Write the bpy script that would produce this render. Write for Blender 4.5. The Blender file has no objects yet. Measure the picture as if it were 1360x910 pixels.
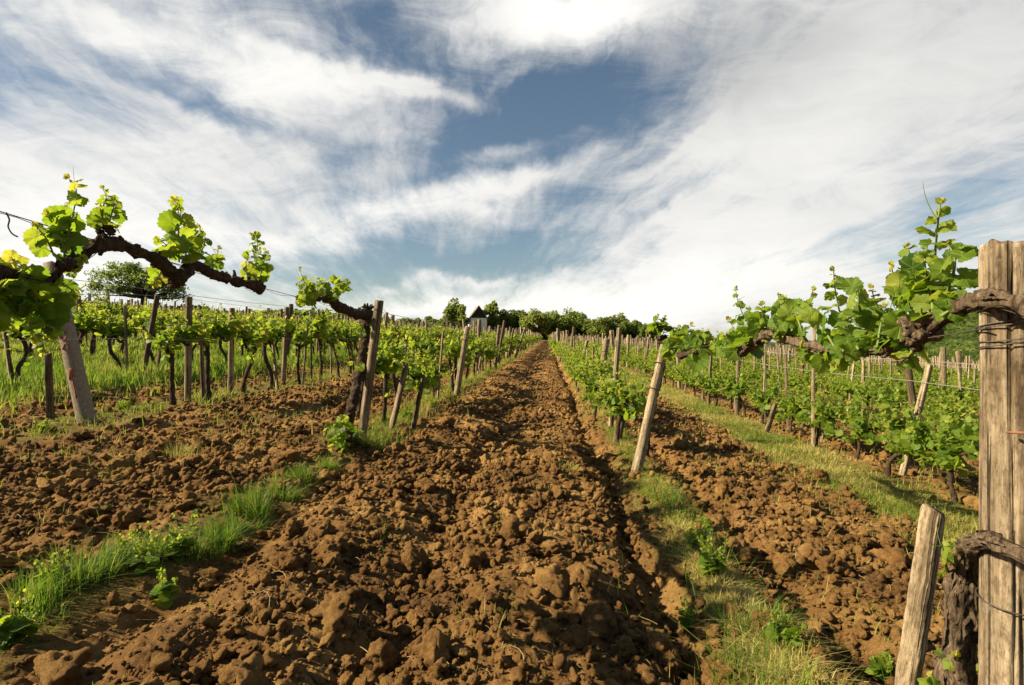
import bpy, bmesh, math
import numpy as np
from mathutils import Vector, Matrix, Euler
PI = math.pi
rng = np.random.default_rng(11)
S = bpy.context.scene
COL = S.collection

# ------------------------------------------------------------------ camera geometry
F = 755.6; CX, CY = 680.0, 455.0; YAW = math.radians(3.56)
CAM = np.array([0.0, 0.0, 1.0])
FWD = np.array([-math.sin(YAW), math.cos(YAW), 0]); RGT = np.array([math.cos(YAW), math.sin(YAW), 0])
SX, SY = -0.07, 0.0106                       # the slope of the vineyard: falls to the right, rises ahead
ROW_R, ROW_L, PITCH = 0.657, -1.54, 2.28
def ray(px, py): return FWD + RGT * ((px - CX) / F) + np.array([0, 0, -(py - CY) / F])
def G(px, py):
    d = ray(px, py); t = -1.0 / (d[2] - SX * d[0] - SY * d[1]); p = CAM + d * t
    return p
def V(px, py, X, off=0.0):                   # the point of a row's vertical plane
    d = ray(px, py); return CAM + d * (X / d[0] - off)
def at_depth(px, py, t): return CAM + ray(px, py) * t
def project(p):
    r = np.asarray(p) - CAM; t = r @ FWD
    return (CX + F * (r @ RGT) / t, CY - F * r[2] / t, t)
def base(X, Y):
    r = np.sqrt(X * X + Y * Y) + 1e-6
    k = np.minimum(1.0, 230.0 / r); q = np.clip((r - 138) / 260, 0, 1); q = q * q * (3 - 2 * q)
    return SX * X * k + SY * Y * k - 16 * q * np.clip(X / r * 3 - .2, 0, 1)

# ------------------------------------------------------------------ numpy noise
def _h(ix, iy, iz, seed):
    n = (ix.astype(np.int64) * 374761393 + iy.astype(np.int64) * 668265263 + iz * 2147483647 + seed * 1274126177) & 0xFFFFFFFF
    n = ((n ^ (n >> 13)) * 1274126177) & 0xFFFFFFFF
    n = ((n ^ (n >> 15)) * 2246822519) & 0xFFFFFFFF
    return ((n ^ (n >> 16)) & 0xFFFFFF) / float(0xFFFFFF)
def vn2(x, y, seed=0):
    ix, iy = np.floor(x), np.floor(y); fx, fy = x - ix, y - iy
    fx = fx * fx * fx * (fx * (fx * 6 - 15) + 10); fy = fy * fy * fy * (fy * (fy * 6 - 15) + 10)
    a, b = _h(ix, iy, 0, seed), _h(ix + 1, iy, 0, seed); c, d = _h(ix, iy + 1, 0, seed), _h(ix + 1, iy + 1, 0, seed)
    return 2 * ((a + (b - a) * fx) * (1 - fy) + (c + (d - c) * fx) * fy) - 1
def fbm2(x, y, seed=0, oct=4, gain=.5):
    s = 0; a = 1.0
    for k in range(oct):
        s = s + a * vn2(x, y, seed + k * 17); x = x * 2.03 + 5.1; y = y * 2.03 + 1.7; a *= gain
    return s
def vn3(P, seed=0):
    I = np.floor(P).astype(np.int64); f = P - I; f = f * f * (3 - 2 * f)
    r = 0
    for dx in (0, 1):
        for dy in (0, 1):
            for dz in (0, 1):
                w = (f[:, 0] if dx else 1 - f[:, 0]) * (f[:, 1] if dy else 1 - f[:, 1]) * (f[:, 2] if dz else 1 - f[:, 2])
                r = r + w * _h(I[:, 0] + dx, I[:, 1] + dy, I[:, 2] + dz, seed)
    return 2 * r - 1
def fbm3(P, seed=0, oct=4, gain=.5):
    s = 0; a = 1.0
    for k in range(oct):
        s = s + a * vn3(P, seed + 31 * k); P = P * 2.07 + 3.3; a *= gain
    return s
def lumps(x, y, c, seed, keep=.8, flat=.8):  # overlapping half-buried round clods
    gx, gy = x / c, y / c
    ix, iy = np.floor(gx), np.floor(gy); out = np.zeros_like(x)
    for dx in (-1, 0, 1):
        for dy in (-1, 0, 1):
            jx, jy = ix + dx, iy + dy
            px, py = jx + _h(jx, jy, 1, seed), jy + _h(jx, jy, 2, seed)
            r = (.3 + .6 * _h(jx, jy, 3, seed) ** 2) * (_h(jx, jy, 4, seed) < keep)
            d2 = (gx - px) ** 2 + (gy - py) ** 2
            out = np.maximum(out, np.sqrt(np.maximum(0, r * r - d2)) * flat * (.6 + .6 * _h(jx, jy, 5, seed)))
    return out * c
def sstep(a, b, x):
    t = np.clip((x - a) / (b - a), 0, 1); return t * t * (3 - 2 * t)

# ------------------------------------------------------------------ mesh helpers
class Geo:
    """Collects pieces of geometry; build() links them as ONE mesh object."""
    def __init__(s): s.v = []; s.f = []; s.t = []; s.m = []; s.n = 0; s.lp = {}
    def add(s, V_, F_, tint=0.5, mat=0):
        V_ = np.asarray(V_, float); F_ = np.asarray(F_, np.int64)
        if len(V_) == 0: return
        s.v.append(V_); s.f.append(F_ + s.n); s.n += len(V_)
        s.t.append(np.broadcast_to(np.asarray(tint, float), (len(V_),))); s.m.append(np.full(len(F_), mat))
    def mesh(s, name, mats, smooth=True):
        me = bpy.data.meshes.new(name)
        V_ = np.concatenate(s.v); loops = np.concatenate([f.ravel() for f in s.f])
        tot = np.concatenate([np.full(len(f), f.shape[1]) for f in s.f]); st = np.concatenate([[0], np.cumsum(tot)[:-1]])
        me.vertices.add(len(V_)); me.vertices.foreach_set('co', V_.astype(np.float32).ravel())
        me.loops.add(len(loops)); me.loops.foreach_set('vertex_index', loops.astype(np.int32))
        me.polygons.add(len(tot)); me.polygons.foreach_set('loop_start', st.astype(np.int32)); me.polygons.foreach_set('loop_total', tot.astype(np.int32))
        me.polygons.foreach_set('material_index', np.concatenate(s.m).astype(np.int32))
        me.polygons.foreach_set('use_smooth', np.full(len(tot), bool(smooth)))
        a = me.attributes.new('tint', 'FLOAT', 'POINT'); a.data.foreach_set('value', np.concatenate(s.t).astype(np.float32))
        if s.lp:
            q = np.zeros((len(V_), 3), np.float32); q[:, 1] = 9
            for k, v in s.lp.items(): q[k:k + len(v)] = v
            a = me.attributes.new('blade', 'FLOAT_VECTOR', 'POINT'); a.data.foreach_set('vector', q.ravel())
        for m in mats: me.materials.append(m)
        me.update(calc_edges=True); return me
    def build(s, name, mats, parent=None, smooth=True, loc=None):
        if not isinstance(mats, (list, tuple)): mats = [mats]
        return link(name, s.mesh(name, mats, smooth), parent, loc)
def link(name, me, parent=None, loc=None):
    o = bpy.data.objects.new(name, me); COL.objects.link(o)
    if parent is not None: o.parent = parent
    if loc is not None: o.location = loc
    return o
def tag(o, label=None, cat=None, group=None, kind=None):
    if label: o['label'] = label
    if cat: o['category'] = cat
    if group: o['group'] = group
    if kind: o['kind'] = kind
    return o
def empty(name, loc, label, cat, group=None, rot=(0, 0, 0)):
    o = bpy.data.objects.new(name, None); COL.objects.link(o); o.empty_display_size = .05
    o.location = loc; o.rotation_euler = rot
    return tag(o, label, cat, group)
def unit(v): v = np.asarray(v, float); return v / (np.linalg.norm(v, axis=-1, keepdims=True) + 1e-12)
def resample(P, R, step):
    P = np.asarray(P, float); R = np.asarray(R, float)
    # Catmull-Rom through the points
    Q = np.vstack([2 * P[0] - P[1], P, 2 * P[-1] - P[-2]]); out = []; rr = []
    for i in range(len(P) - 1):
        n = max(2, int(np.linalg.norm(P[i + 1] - P[i]) / step)); t = np.linspace(0, 1, n, endpoint=False)[:, None]
        a, b, c, d = Q[i], Q[i + 1], Q[i + 2], Q[i + 3]
        out.append(.5 * (2 * b + (c - a) * t + (2 * a - 5 * b + 4 * c - d) * t * t + (3 * b - a - 3 * c + d) * t ** 3)); rr.append(R[i] + (R[i + 1] - R[i]) * t[:, 0])
    out.append(P[-1:]); rr.append(R[-1:]); return np.concatenate(out), np.concatenate(rr)
def tube(P, R, n=6, cap=True, gnarl=0.0, seed=0, step=None, freq=18.0, ridges=0.0, twist=6.0):
    P = np.asarray(P, float); R = np.asarray(R, float) * np.ones(len(P))
    if step: P, R = resample(P, R, step)
    T = np.gradient(P, axis=0); T = unit(T)
    N = np.zeros_like(P); ref = np.array([.31, .17, .93]) if abs(T[0] @ np.array([.31, .17, .93])) < .9 else np.array([1., 0, 0])
    u = unit(ref - T[0] * (ref @ T[0]))
    for i in range(len(P)):
        u = unit(u - T[i] * (u @ T[i])); N[i] = u
    B = np.cross(T, N); a = np.arange(n) * 2 * PI / n
    D = N[:, None] * np.cos(a)[None, :, None] + B[:, None] * np.sin(a)[None, :, None]
    Rr = np.repeat(R[:, None], n, 1)
    if gnarl:
        Q = (P[:, None] + D * R[:, None, None]).reshape(-1, 3)
        Rr = Rr * (1 + gnarl * fbm3(Q * freq, seed, 4, .55).reshape(len(P), n))
    if ridges:
        L = np.concatenate([[0], np.cumsum(np.linalg.norm(np.diff(P, axis=0), axis=1))])
        ph = a[None] + L[:, None] * twist; q = np.stack([np.cos(ph) * 2.6, np.sin(ph) * 2.6, np.repeat(L[:, None] * 9, n, 1)], -1).reshape(-1, 3)
        Rr = Rr * (1 + ridges * fbm3(q * 1.4, seed + 5, 3, .6).reshape(len(P), n))
    W = (P[:, None] + D * Rr[:, :, None]).reshape(-1, 3)
    i = np.arange(len(P) - 1)[:, None] * n; j = np.arange(n)[None]; k = (j + 1) % n
    Fq = np.stack([i + j, i + k, i + n + k, i + n + j], -1).reshape(-1, 4)
    Ft = np.zeros((0, 3), int)
    if cap:
        c0, c1 = len(W), len(W) + 1; W = np.vstack([W, P[0] - T[0] * R[0] * .3, P[-1] + T[-1] * R[-1] * .4]); e = (len(P) - 1) * n; j = np.arange(n); k = (j + 1) % n
        Ft = np.concatenate([np.stack([np.full(n, c0), k, j], 1), np.stack([np.full(n, c1), e + j, e + k], 1)])
    return W, Fq, Ft
def add_tube(g, *a, tint=.5, mat=0, **k):
    W, Fq, Ft = tube(*a, **k); n0 = g.n
    g.add(W, Fq, tint, mat)
    if len(Ft): g.f.append(Ft + n0); g.m.append(np.full(len(Ft), mat))

# ------------------------------------------------------------------ materials
class NT:
    def __init__(s, name):
        s.mat = bpy.data.materials.new(name); s.mat.use_nodes = True; s.t = s.mat.node_tree; s.t.nodes.clear()
        s.out = s.n('ShaderNodeOutputMaterial')
    def n(s, ty, **kw):
        x = s.t.nodes.new(ty)
        for k, v in kw.items(): setattr(x, k, v)
        return x
    def l(s, a, b): s.t.links.new(a, b)
    def noise(s, vec, scale, detail=6, rough=.6, dist=0.0):
        x = s.n('ShaderNodeTexNoise'); x.inputs['Scale'].default_value = scale; x.inputs['Detail'].default_value = detail
        x.inputs['Roughness'].default_value = rough; x.inputs['Distortion'].default_value = dist
        if vec is not None: s.l(vec, x.inputs['Vector'])
        return x.outputs['Fac']
    def ramp(s, fac, stops):
        x = s.n('ShaderNodeValToRGB'); e = x.color_ramp.elements
        while len(e) < len(stops): e.new(.5)
        for i, (p, c) in enumerate(stops): e[i].position = p; e[i].color = (*c, 1) if len(c) == 3 else c
        s.l(fac, x.inputs['Fac']); return x.outputs['Color']
    def mix(s, fac, a, b, mode='MIX'):
        x = s.n('ShaderNodeMix', data_type='RGBA', blend_type=mode)
        for i, v in ((0, fac), (6, a), (7, b)):
            if isinstance(v, (int, float)): x.inputs[i].default_value = v
            elif isinstance(v, tuple): x.inputs[i].default_value = (*v, 1)
            else: s.l(v, x.inputs[i])
        return x.outputs[2]
    def math(s, op, a, b=0.0, c=0.0):
        x = s.n('ShaderNodeMath', operation=op)
        for i, v in enumerate((a, b, c)):
            if isinstance(v, (int, float)): x.inputs[i].default_value = v
            else: s.l(v, x.inputs[i])
        return x.outputs[0]
    def mapping(s, vec, scale=(1, 1, 1), rot=(0, 0, 0), loc=(0, 0, 0)):
        x = s.n('ShaderNodeMapping'); x.inputs['Scale'].default_value = scale; x.inputs['Rotation'].default_value = rot; x.inputs['Location'].default_value = loc
        s.l(vec, x.inputs['Vector']); return x.outputs[0]
    def coord(s, w='Object'): return s.n('ShaderNodeTexCoord').outputs[w]
    def attr(s, name='tint'):
        x = s.n('ShaderNodeAttribute', attribute_name=name); return x.outputs['Fac']
    def bump(s, h, strength=.5, dist=.01):
        x = s.n('ShaderNodeBump'); x.inputs['Strength'].default_value = strength; x.inputs['Distance'].default_value = dist; s.l(h, x.inputs['Height']); return x.outputs[0]
    def bsdf(s, col, rough=.8, spec=.3, normal=None):
        x = s.n('ShaderNodeBsdfPrincipled'); x.inputs['Roughness'].default_value = rough; x.inputs['Specular IOR Level'].default_value = spec
        if isinstance(col, tuple): x.inputs['Base Color'].default_value = (*col, 1)
        else: s.l(col, x.inputs['Base Color'])
        if normal is not None: s.l(normal, x.inputs['Normal'])
        return x.outputs[0]
    def done(s, sh): s.l(sh, s.out.inputs['Surface']); return s.mat

def m_leaf(name, stops, tstops, trans=.4, rough=.42, spec=.35, veins=False):
    t = NT(name); a = t.attr(); o = t.coord()
    v = t.math('ADD', a, t.math('MULTIPLY', t.math('SUBTRACT', t.noise(o, 60, 3), .5), .25))
    c = t.ramp(v, stops); tc = t.ramp(v, tstops); bh = t.noise(o, 130, 3)
    if veins:
        at = t.n('ShaderNodeAttribute', attribute_name='blade'); sp = t.n('ShaderNodeSeparateXYZ'); t.l(at.outputs['Vector'], sp.inputs[0]); x_, y_ = sp.outputs[0], sp.outputs[1]
        an = t.math('ABSOLUTE', t.math('ARCTAN2', x_, y_)); rr = t.math('SQRT', t.math('ADD', t.math('MULTIPLY', x_, x_), t.math('MULTIPLY', y_, y_))); dm = None
        for a_ in (0, 52, 108):
            q = t.math('MULTIPLY', rr, t.math('ABSOLUTE', t.math('SINE', t.math('SUBTRACT', an, math.radians(a_))))); dm = q if dm is None else t.math('MINIMUM', dm, q)
        side = t.math('ABSOLUTE', t.math('SINE', t.math('ADD', t.math('MULTIPLY', dm, 26.0), t.math('MULTIPLY', rr, -20.0))))
        ve = t.ramp(dm, [(.008, (1, 1, 1)), (.035, (0, 0, 0))]); sv = t.math('MULTIPLY', t.ramp(side, [(.0, (1, 1, 1)), (.22, (0, 0, 0))]), .35); vv = t.math('MAXIMUM', ve, sv)
        c = t.mix(t.math('MULTIPLY', vv, .5), c, (.30, .34, .09)); tc = t.mix(t.math('MULTIPLY', vv, .45), tc, (.10, .2, .02)); bh = t.math('SUBTRACT', t.math('MULTIPLY', bh, .5), t.math('MULTIPLY', vv, .8))
        sp_ = t.ramp(t.noise(o, 45, 4, .7), [(.66, (0, 0, 0)), (.72, (1, 1, 1))]); c = t.mix(t.math('MULTIPLY', sp_, .6), c, (.2, .13, .03))
    b = t.bsdf(c, rough, spec, t.bump(bh, .4 if veins else .25, .004))
    tr = t.n('ShaderNodeBsdfTranslucent'); t.l(tc, tr.inputs['Color'])
    m = t.n('ShaderNodeMixShader'); m.inputs[0].default_value = trans; t.l(b, m.inputs[1]); t.l(tr.outputs[0], m.inputs[2])
    return t.done(m.outputs[0])
def m_soil():
    t = NT('soil'); o = t.coord(); a = t.attr()
    c = t.ramp(t.noise(o, 2.2, 9, .7), [(.37, (.055, .026, .009)), (.5, (.165, .083, .025)), (.62, (.34, .20, .066))])
    c = t.mix(t.ramp(t.noise(o, 46, 6, .7), [(.35, (0, 0, 0)), (.7, (1, 1, 1))]), c, t.mix(.5, c, (.38, .22, .08)))
    c = t.mix(t.ramp(t.noise(o, 11, 5, .7), [(.52, (0, 0, 0)), (.7, (1, 1, 1))]), c, t.mix(.5, c, (.06, .028, .012)))
    gr = t.ramp(t.noise(o, 9, 6, .7), [(.36, (.07, .075, .016)), (.64, (.20, .185, .045))])
    c = t.mix(a, c, gr)
    h = t.math('ADD', t.noise(o, 75, 8, .75), t.math('MULTIPLY', t.noise(o, 230, 4, .7), .6))
    return t.done(t.bsdf(c, .95, .1, t.bump(h, 1.0, .02)))
def m_wood(name, c0, c1, c2, scale=1.0, dark=.35, bump=.8):
    t = NT(name); o = t.coord(); a = t.attr()
    g = t.noise(t.mapping(o, (40 * scale, 40 * scale, 2.6 * scale)), 1, 9, .74, .5)
    c = t.ramp(g, [(.38, c0), (.5, c1), (.63, c2)])
    cr = t.ramp(t.noise(t.mapping(o, (60 * scale, 60 * scale, 1.1 * scale), (0, 0, .4)), 1, 3, .5, .9), [(.38, (1, 1, 1)), (.42, (0, 0, 0))])
    c = t.mix(t.math('MULTIPLY', cr, .85), c, t.mix(dark, (.02, .014, .008), c0))
    big = t.ramp(t.noise(o, 7 * scale, 5), [(.35, (.62, .58, .5)), (.7, (1.08, 1.05, 1.0))])
    c = t.mix(1.0, c, big, 'MULTIPLY')
    c = t.mix(t.math('MULTIPLY', t.ramp(t.noise(o, 26, 4, .7), [(.62, (0, 0, 0)), (.72, (1, 1, 1))]), .35), c, (.3, .29, .22))
    sp_ = t.ramp(t.noise(t.mapping(o, (1, 1, .35)), 150, 4, .75), [(.40, (.45, .42, .4)), (.52, (1, 1, 1)), (.64, (1.15, 1.13, 1.1))]); c = t.mix(.75, c, t.mix(1.0, c, sp_, 'MULTIPLY'))
    h = t.math('SUBTRACT', g, t.math('MULTIPLY', cr, .9))
    return t.done(t.bsdf(c, .88, .2, t.bump(h, bump, .006)))
def m_bark(name, c0, c1, freq=1.0):
    t = NT(name); o = t.coord()
    n1 = t.noise(t.mapping(o, (90 * freq, 90 * freq, 22 * freq)), 1, 8, .75, 1.2)
    c = t.ramp(n1, [(.4, c0), (.6, c1)])
    c = t.mix(t.math('MULTIPLY', t.ramp(t.noise(o, 30 * freq, 5), [(.55, (0, 0, 0)), (.75, (1, 1, 1))]), .4), c, tuple(min(1, x * 1.9) for x in c1))
    return t.done(t.bsdf(c, .95, .12, t.bump(n1, 1.0, .008)))
def m_plain(name, col, rough=.8, spec=.3, var=.25, scale=20, bump=.2, metal=0.0):
    t = NT(name); o = t.coord(); n = t.noise(o, scale, 5)
    c = t.ramp(n, [(.25, tuple(x * (1 - var) for x in col)), (.75, tuple(min(1, x * (1 + var)) for x in col))])
    t.done(t.bsdf(c, rough, spec, t.bump(n, bump, .01)))
    for n_ in t.t.nodes:
        if n_.type == 'BSDF_PRINCIPLED': n_.inputs['Metallic'].default_value = metal
    return t.mat

M = {}
M['soil'] = m_soil()
M['leaf'] = m_leaf('vine_leaf', [(0, (.025, .065, .007)), (.45, (.085, .15, .012)), (.8, (.17, .225, .024)), (1, (.32, .30, .05))],
                   [(0, (.14, .29, .015)), (.5, (.36, .50, .025)), (1, (.66, .62, .07))], .42, .5, .2, True)
M['far_leaf'] = m_leaf('far_vine_leaf', [(0, (.05, .09, .010)), (.5, (.12, .175, .018)), (1, (.25, .27, .045))],
                       [(0, (.18, .32, .02)), (.5, (.40, .50, .035)), (1, (.56, .58, .08))], .38, .6, .15)
M['grass'] = m_leaf('grass_blade', [(0, (.035, .09, .012)), (.4, (.10, .175, .02)), (.7, (.26, .26, .05)), (1, (.46, .37, .13))],
                    [(0, (.12, .27, .02)), (.45, (.32, .44, .03)), (1, (.54, .46, .14))], .35, .55, .15)
M['tree'] = m_leaf('tree_leaf', [(0, (.05, .08, .018)), (.5, (.12, .16, .035)), (1, (.22, .25, .065))],
                   [(0, (.2, .28, .05)), (1, (.42, .48, .1))], .45, .7, .15)
M['wood'] = m_wood('weathered_wood', (.10, .073, .047), (.235, .185, .125), (.40, .335, .245), 1.0, .2, 1.0)
M['wood2'] = m_wood('pale_wood', (.15, .115, .072), (.33, .265, .18), (.5, .425, .31), 1.0, .3, 1.0)
M['wood3'] = m_wood('brown_wood', (.06, .042, .026), (.13, .095, .06), (.23, .18, .12))
M['bark'] = m_bark('vine_bark', (.016, .011, .007), (.085, .058, .037))
M['bark2'] = m_bark('vine_bark_light', (.032, .021, .013), (.185, .132, .084))
M['tbark'] = m_bark('tree_bark', (.03, .022, .015), (.09, .07, .05), .05)
M['stem'] = m_plain('green_stem', (.12, .16, .035), .6)
M['wire'] = m_plain('rusty_wire', (.09, .075, .06), .6, .4, .4, 60, .3, .6)
M['steelwire'] = m_plain('galvanised_wire', (.30, .28, .25), .5, .5, .3, 30, .1, .4)
M['straw'] = m_plain('dry_straw', (.30, .21, .09), .8, .2, .35, 15)
M['rust'] = m_plain('rusty_iron', (.16, .075, .035), .8, .3, .4, 90)

# ------------------------------------------------------------------ ground
def soil_masks(X, Y):
    n = fbm2(X * 2.1, Y * 1.1, 5, 3) * .10
    g = np.zeros_like(X)
    def strip(c, w, a=1.0): return a * sstep(w + .10, w - .06, np.abs(X - c + n))
    g = np.maximum(g, strip(.70, .11, .8))
    g = np.maximum(g, strip(ROW_L - .02, .12, .65))
    g = np.maximum(g, strip(2.5, .36))
    g = np.maximum(g, strip(-3.9, .28, .8))
    g = np.maximum(g, sstep(-5.2, -5.5, X + n))
    k = np.abs(((X - ROW_R - .5 * PITCH) / PITCH) % 1 - .5) * PITCH      # later rows on the right: grass under the vines
    g = np.maximum(g, np.where(X > 3.6, sstep(.75, .35, np.abs(k) + n), 0))
    r = np.hypot(X, Y); g = np.maximum(g, sstep(150, 170, r))
    return np.clip(g, 0, 1)
def height(X, Y, detail=True):
    z = base(X, Y); g = soil_masks(X, Y); s = 1 - g
    bed = .035 * np.exp(-((X + .02) / .30) ** 2) + .025 * np.exp(-((X + 1.0) / .25) ** 2) - .05 * np.exp(-((X + .52 + .04 * vn2(Y * .7, Y * 0, 9)) / .10) ** 2) - .085 * np.exp(-((X - .43 + .05 * vn2(Y * 1.3, Y * 0 + 3, 19)) / (.08 + .03 * vn2(Y * 2.1, Y * 0 + 7, 29))) ** 2) - .03 * np.exp(-((X + 1.28) / .1) ** 2)
    bed = bed + .035 * np.exp(-((X - 1.45) / .4) ** 2) - .05 * np.exp(-((X - 1.02) / .08) ** 2) + .03 * np.exp(-((X - ROW_L) / .2) ** 2) + .055 * np.exp(-((X - .72) / .14) ** 2)
    near = sstep(60, 25, np.hypot(X, Y)); z = z + bed * near
    if not detail: return z
    wx = X + .03 * vn2(X * 9, Y * 9, 3) + .012 * vn2(X * 31, Y * 31, 4); wy = Y + .03 * vn2(X * 9, Y * 9, 7) + .012 * vn2(X * 31, Y * 31, 8)
    calm = 1 - .35 * sstep(-.95, -1.2, X) * sstep(3.0, 2.0, Y) * sstep(-1.7, -1.5, X)
    r = np.hypot(X, Y)
    rough = np.clip(.35 + .75 * s, 0, 1) * calm * sstep(120, 50, r)
    z = z + rough * (.016 * fbm2(X * 3.5, Y * 3.5, 21, 3) + .45 * lumps(wx, wy, .19, 41, .35, .5) + .5 * lumps(wx, wy, .085, 42, .5, .55) + .6 * lumps(wx, wy, .042, 43, .7, .6) * sstep(40, 14, r) + .5 * lumps(wx, wy, .02, 44, .8, .7) * sstep(9, 4, r))
    return z
def zg(x, y):
    return float(height(np.array([x], float), np.array([y], float))[0])
def zb(x, y):
    return float(height(np.array([x], float), np.array([y], float), False)[0])

def make_ground():
    a1 = np.radians(np.concatenate([np.arange(-180, -52, 3.0), np.arange(-52, 48, .092), np.arange(48, 180, 3.0)]))
    r1 = np.exp(np.arange(math.log(.30), math.log(45), .0036)); r2 = np.exp(np.arange(math.log(45), math.log(4000), .035))
    R = np.concatenate([r1, r2]); na, nr = len(a1), len(R)
    A, RR = np.meshgrid(a1, R)
    X, Y = (np.sin(A) * RR).ravel(), (np.cos(A) * RR).ravel()
    Z = height(X, Y)
    Vv = np.stack([X, Y, Z], 1); g = soil_masks(X, Y)
    i = np.arange(nr - 1)[:, None] * na; j = np.arange(na)[None]; k = (j + 1) % na
    Fq = np.stack([i + j, i + k, i + na + k, i + na + j], -1).reshape(-1, 4)
    c = Geo(); c.add(Vv, Fq, g * .8)
    n0 = c.n; c.v.append(np.array([[0, 0, 0.]])); c.t.append(np.zeros(1)); c.n += 1
    j = np.arange(na); c.f.append(np.stack([np.full(na, n0), (j + 1) % na, j], 1)); c.m.append(np.zeros(na))
    o = c.build('ground', M['soil']); tag(o, kind='structure'); return o
make_ground()

def ico(sub):
    bm = bmesh.new(); bmesh.ops.create_icosphere(bm, subdivisions=sub, radius=1)
    Vv = np.array([v.co[:] for v in bm.verts]); Ff = np.array([[v.index for v in f.verts] for f in bm.faces]); bm.free(); return Vv, Ff
ICO = {k: ico(k) for k in (2, 3, 4, 5)}
def clod_proto(sub, seed):
    """a broken clod: crumbs stuck together, with a few flat broken faces and a rough skin"""
    Vv, Ff = ICO[sub]; r = np.random.default_rng(seed)
    rad = np.full(len(Vv), .56)
    for i in range({2: 5, 3: 13, 4: 30, 5: 60}[sub]):
        big = i < 5; c = unit(r.normal(size=3)) * (r.uniform(.3, .5) if big else r.uniform(.5, .82)); ro = r.uniform(.38, .56) if big else r.uniform(.10, .30)
        b = Vv @ c; disc = b * b - (c @ c - ro * ro); t = np.where(disc > 0, b + np.sqrt(np.maximum(disc, 0)), 0); rad = np.maximum(rad, t)
    n = fbm3(Vv * 1.3 + seed * 7.7, seed, 2) * .16 + fbm3(Vv * 3.2 + seed, seed + 3, 5 if sub > 3 else 3, .68) * .13
    W = Vv * (rad * (1 + n))[:, None]
    for _ in range(4):
        d = unit(r.normal(size=3)); c = r.uniform(.5, .8); p = W @ d; W = W - d * (np.maximum(0, p - c) * .85)[:, None]
    if sub > 3: W = W * (1 + .07 * fbm3(W * 11, seed + 19, 3, .65))[:, None]
    return W * np.array([1.1, r.uniform(.75, 1.0), r.uniform(.6, .9)]), Ff
PRO = {s: [clod_proto(s, 100 + 13 * s + i) for i in range(10)] for s in (2, 3, 4)}
def rotmats(n, r, tilt=PI):
    a, b, c = r.uniform(0, 2 * PI, n), r.uniform(-tilt, tilt, n), r.uniform(-tilt, tilt, n)
    ca, sa, cb, sb, cc, sc = np.cos(a), np.sin(a), np.cos(b), np.sin(b), np.cos(c), np.sin(c); z, o = np.zeros(n), np.ones(n)
    Rz = np.stack([np.stack([ca, -sa, z], 1), np.stack([sa, ca, z], 1), np.stack([z, z, o], 1)], 1)
    Rx = np.stack([np.stack([o, z, z], 1), np.stack([z, cb, -sb], 1), np.stack([z, sb, cb], 1)], 1)
    Ry = np.stack([np.stack([cc, z, sc], 1), np.stack([z, o, z], 1), np.stack([-sc, z, cc], 1)], 1)
    return Rz @ Rx @ Ry
def spread(g, proto, P, Rm, sc, tint=.5, mat=0):
    Vv, Ff = proto; n, k = len(P), len(Vv)
    if n == 0: return
    sc = np.asarray(sc); sc = sc[:, None, None] if sc.ndim == 1 else sc[:, None, :]
    W = np.einsum('nij,nkj->nki', Rm, Vv[None] * sc) + P[:, None]
    Ff = np.asarray(Ff); FF = (Ff[None] + (np.arange(n) * k)[:, None, None]).reshape(-1, Ff.shape[1])
    g.add(W.reshape(-1, 3), FF, np.repeat(np.broadcast_to(tint, (n,)), k), mat)
def in_view(X, Y, margin=3.0):
    t = X * FWD[0] + Y * FWD[1]; l = X * RGT[0] + Y * RGT[1]
    return (t > .3) & (np.abs(l) < .93 * t + margin * .3)
def make_clods():
    r = np.random.default_rng(5); g = Geo()
    # radius drawn with density falling with distance
    def batch(n, r0, r1, s0, s1, sub, pw, lift=.45):
        rad = r0 + (r1 - r0) * r.random(n) ** pw; az = np.radians(r.uniform(-54, 48, n))
        X, Y = np.sin(az) * rad, np.cos(az) * rad
        ok = r.random(n) < (1 - np.where(X > 0, .93, .75) * soil_masks(X, Y)) * np.where((X < -1.05) & (X > -1.9) & (Y < 2.6), .6 if s1 < .07 else .2, 1) * np.where(X < -4.8, .1, 1)
        patch = .55 + .45 * sstep(-.3, .5, fbm2(X * 1.3, Y * 1.3, 77, 3)); ok &= r.random(n) < patch
        X, Y, rad = X[ok], Y[ok], rad[ok]; n = len(X)
        s = s0 * (s1 / s0) ** (r.random(n) ** 1.8) * .5
        P = np.stack([X, Y, height(X, Y) + s * lift * r.uniform(.6, 1.3, n)], 1); Rm = rotmats(n, r, .7)
        for i in range(10):
            k = np.arange(n) % 10 == i; spread(g, PRO[sub][i], P[k], Rm[k], s[k], 0.0)
    batch(1700, .9, 8.0, .055, .17, 4, .85, .36)
    batch(7500, .8, 4.6, .026, .075, 3, .75, .5)
    batch(15000, 2.8, 11, .030, .085, 2, .85, .5)
    batch(46000, .7, 5.5, .008, .026, 2, .72, .6)
    batch(30000, 6.5, 28, .03, .10, 2, .9)
    o = g.build('soil_clods', M['soil']); tag(o, kind='stuff')
make_clods()
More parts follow.
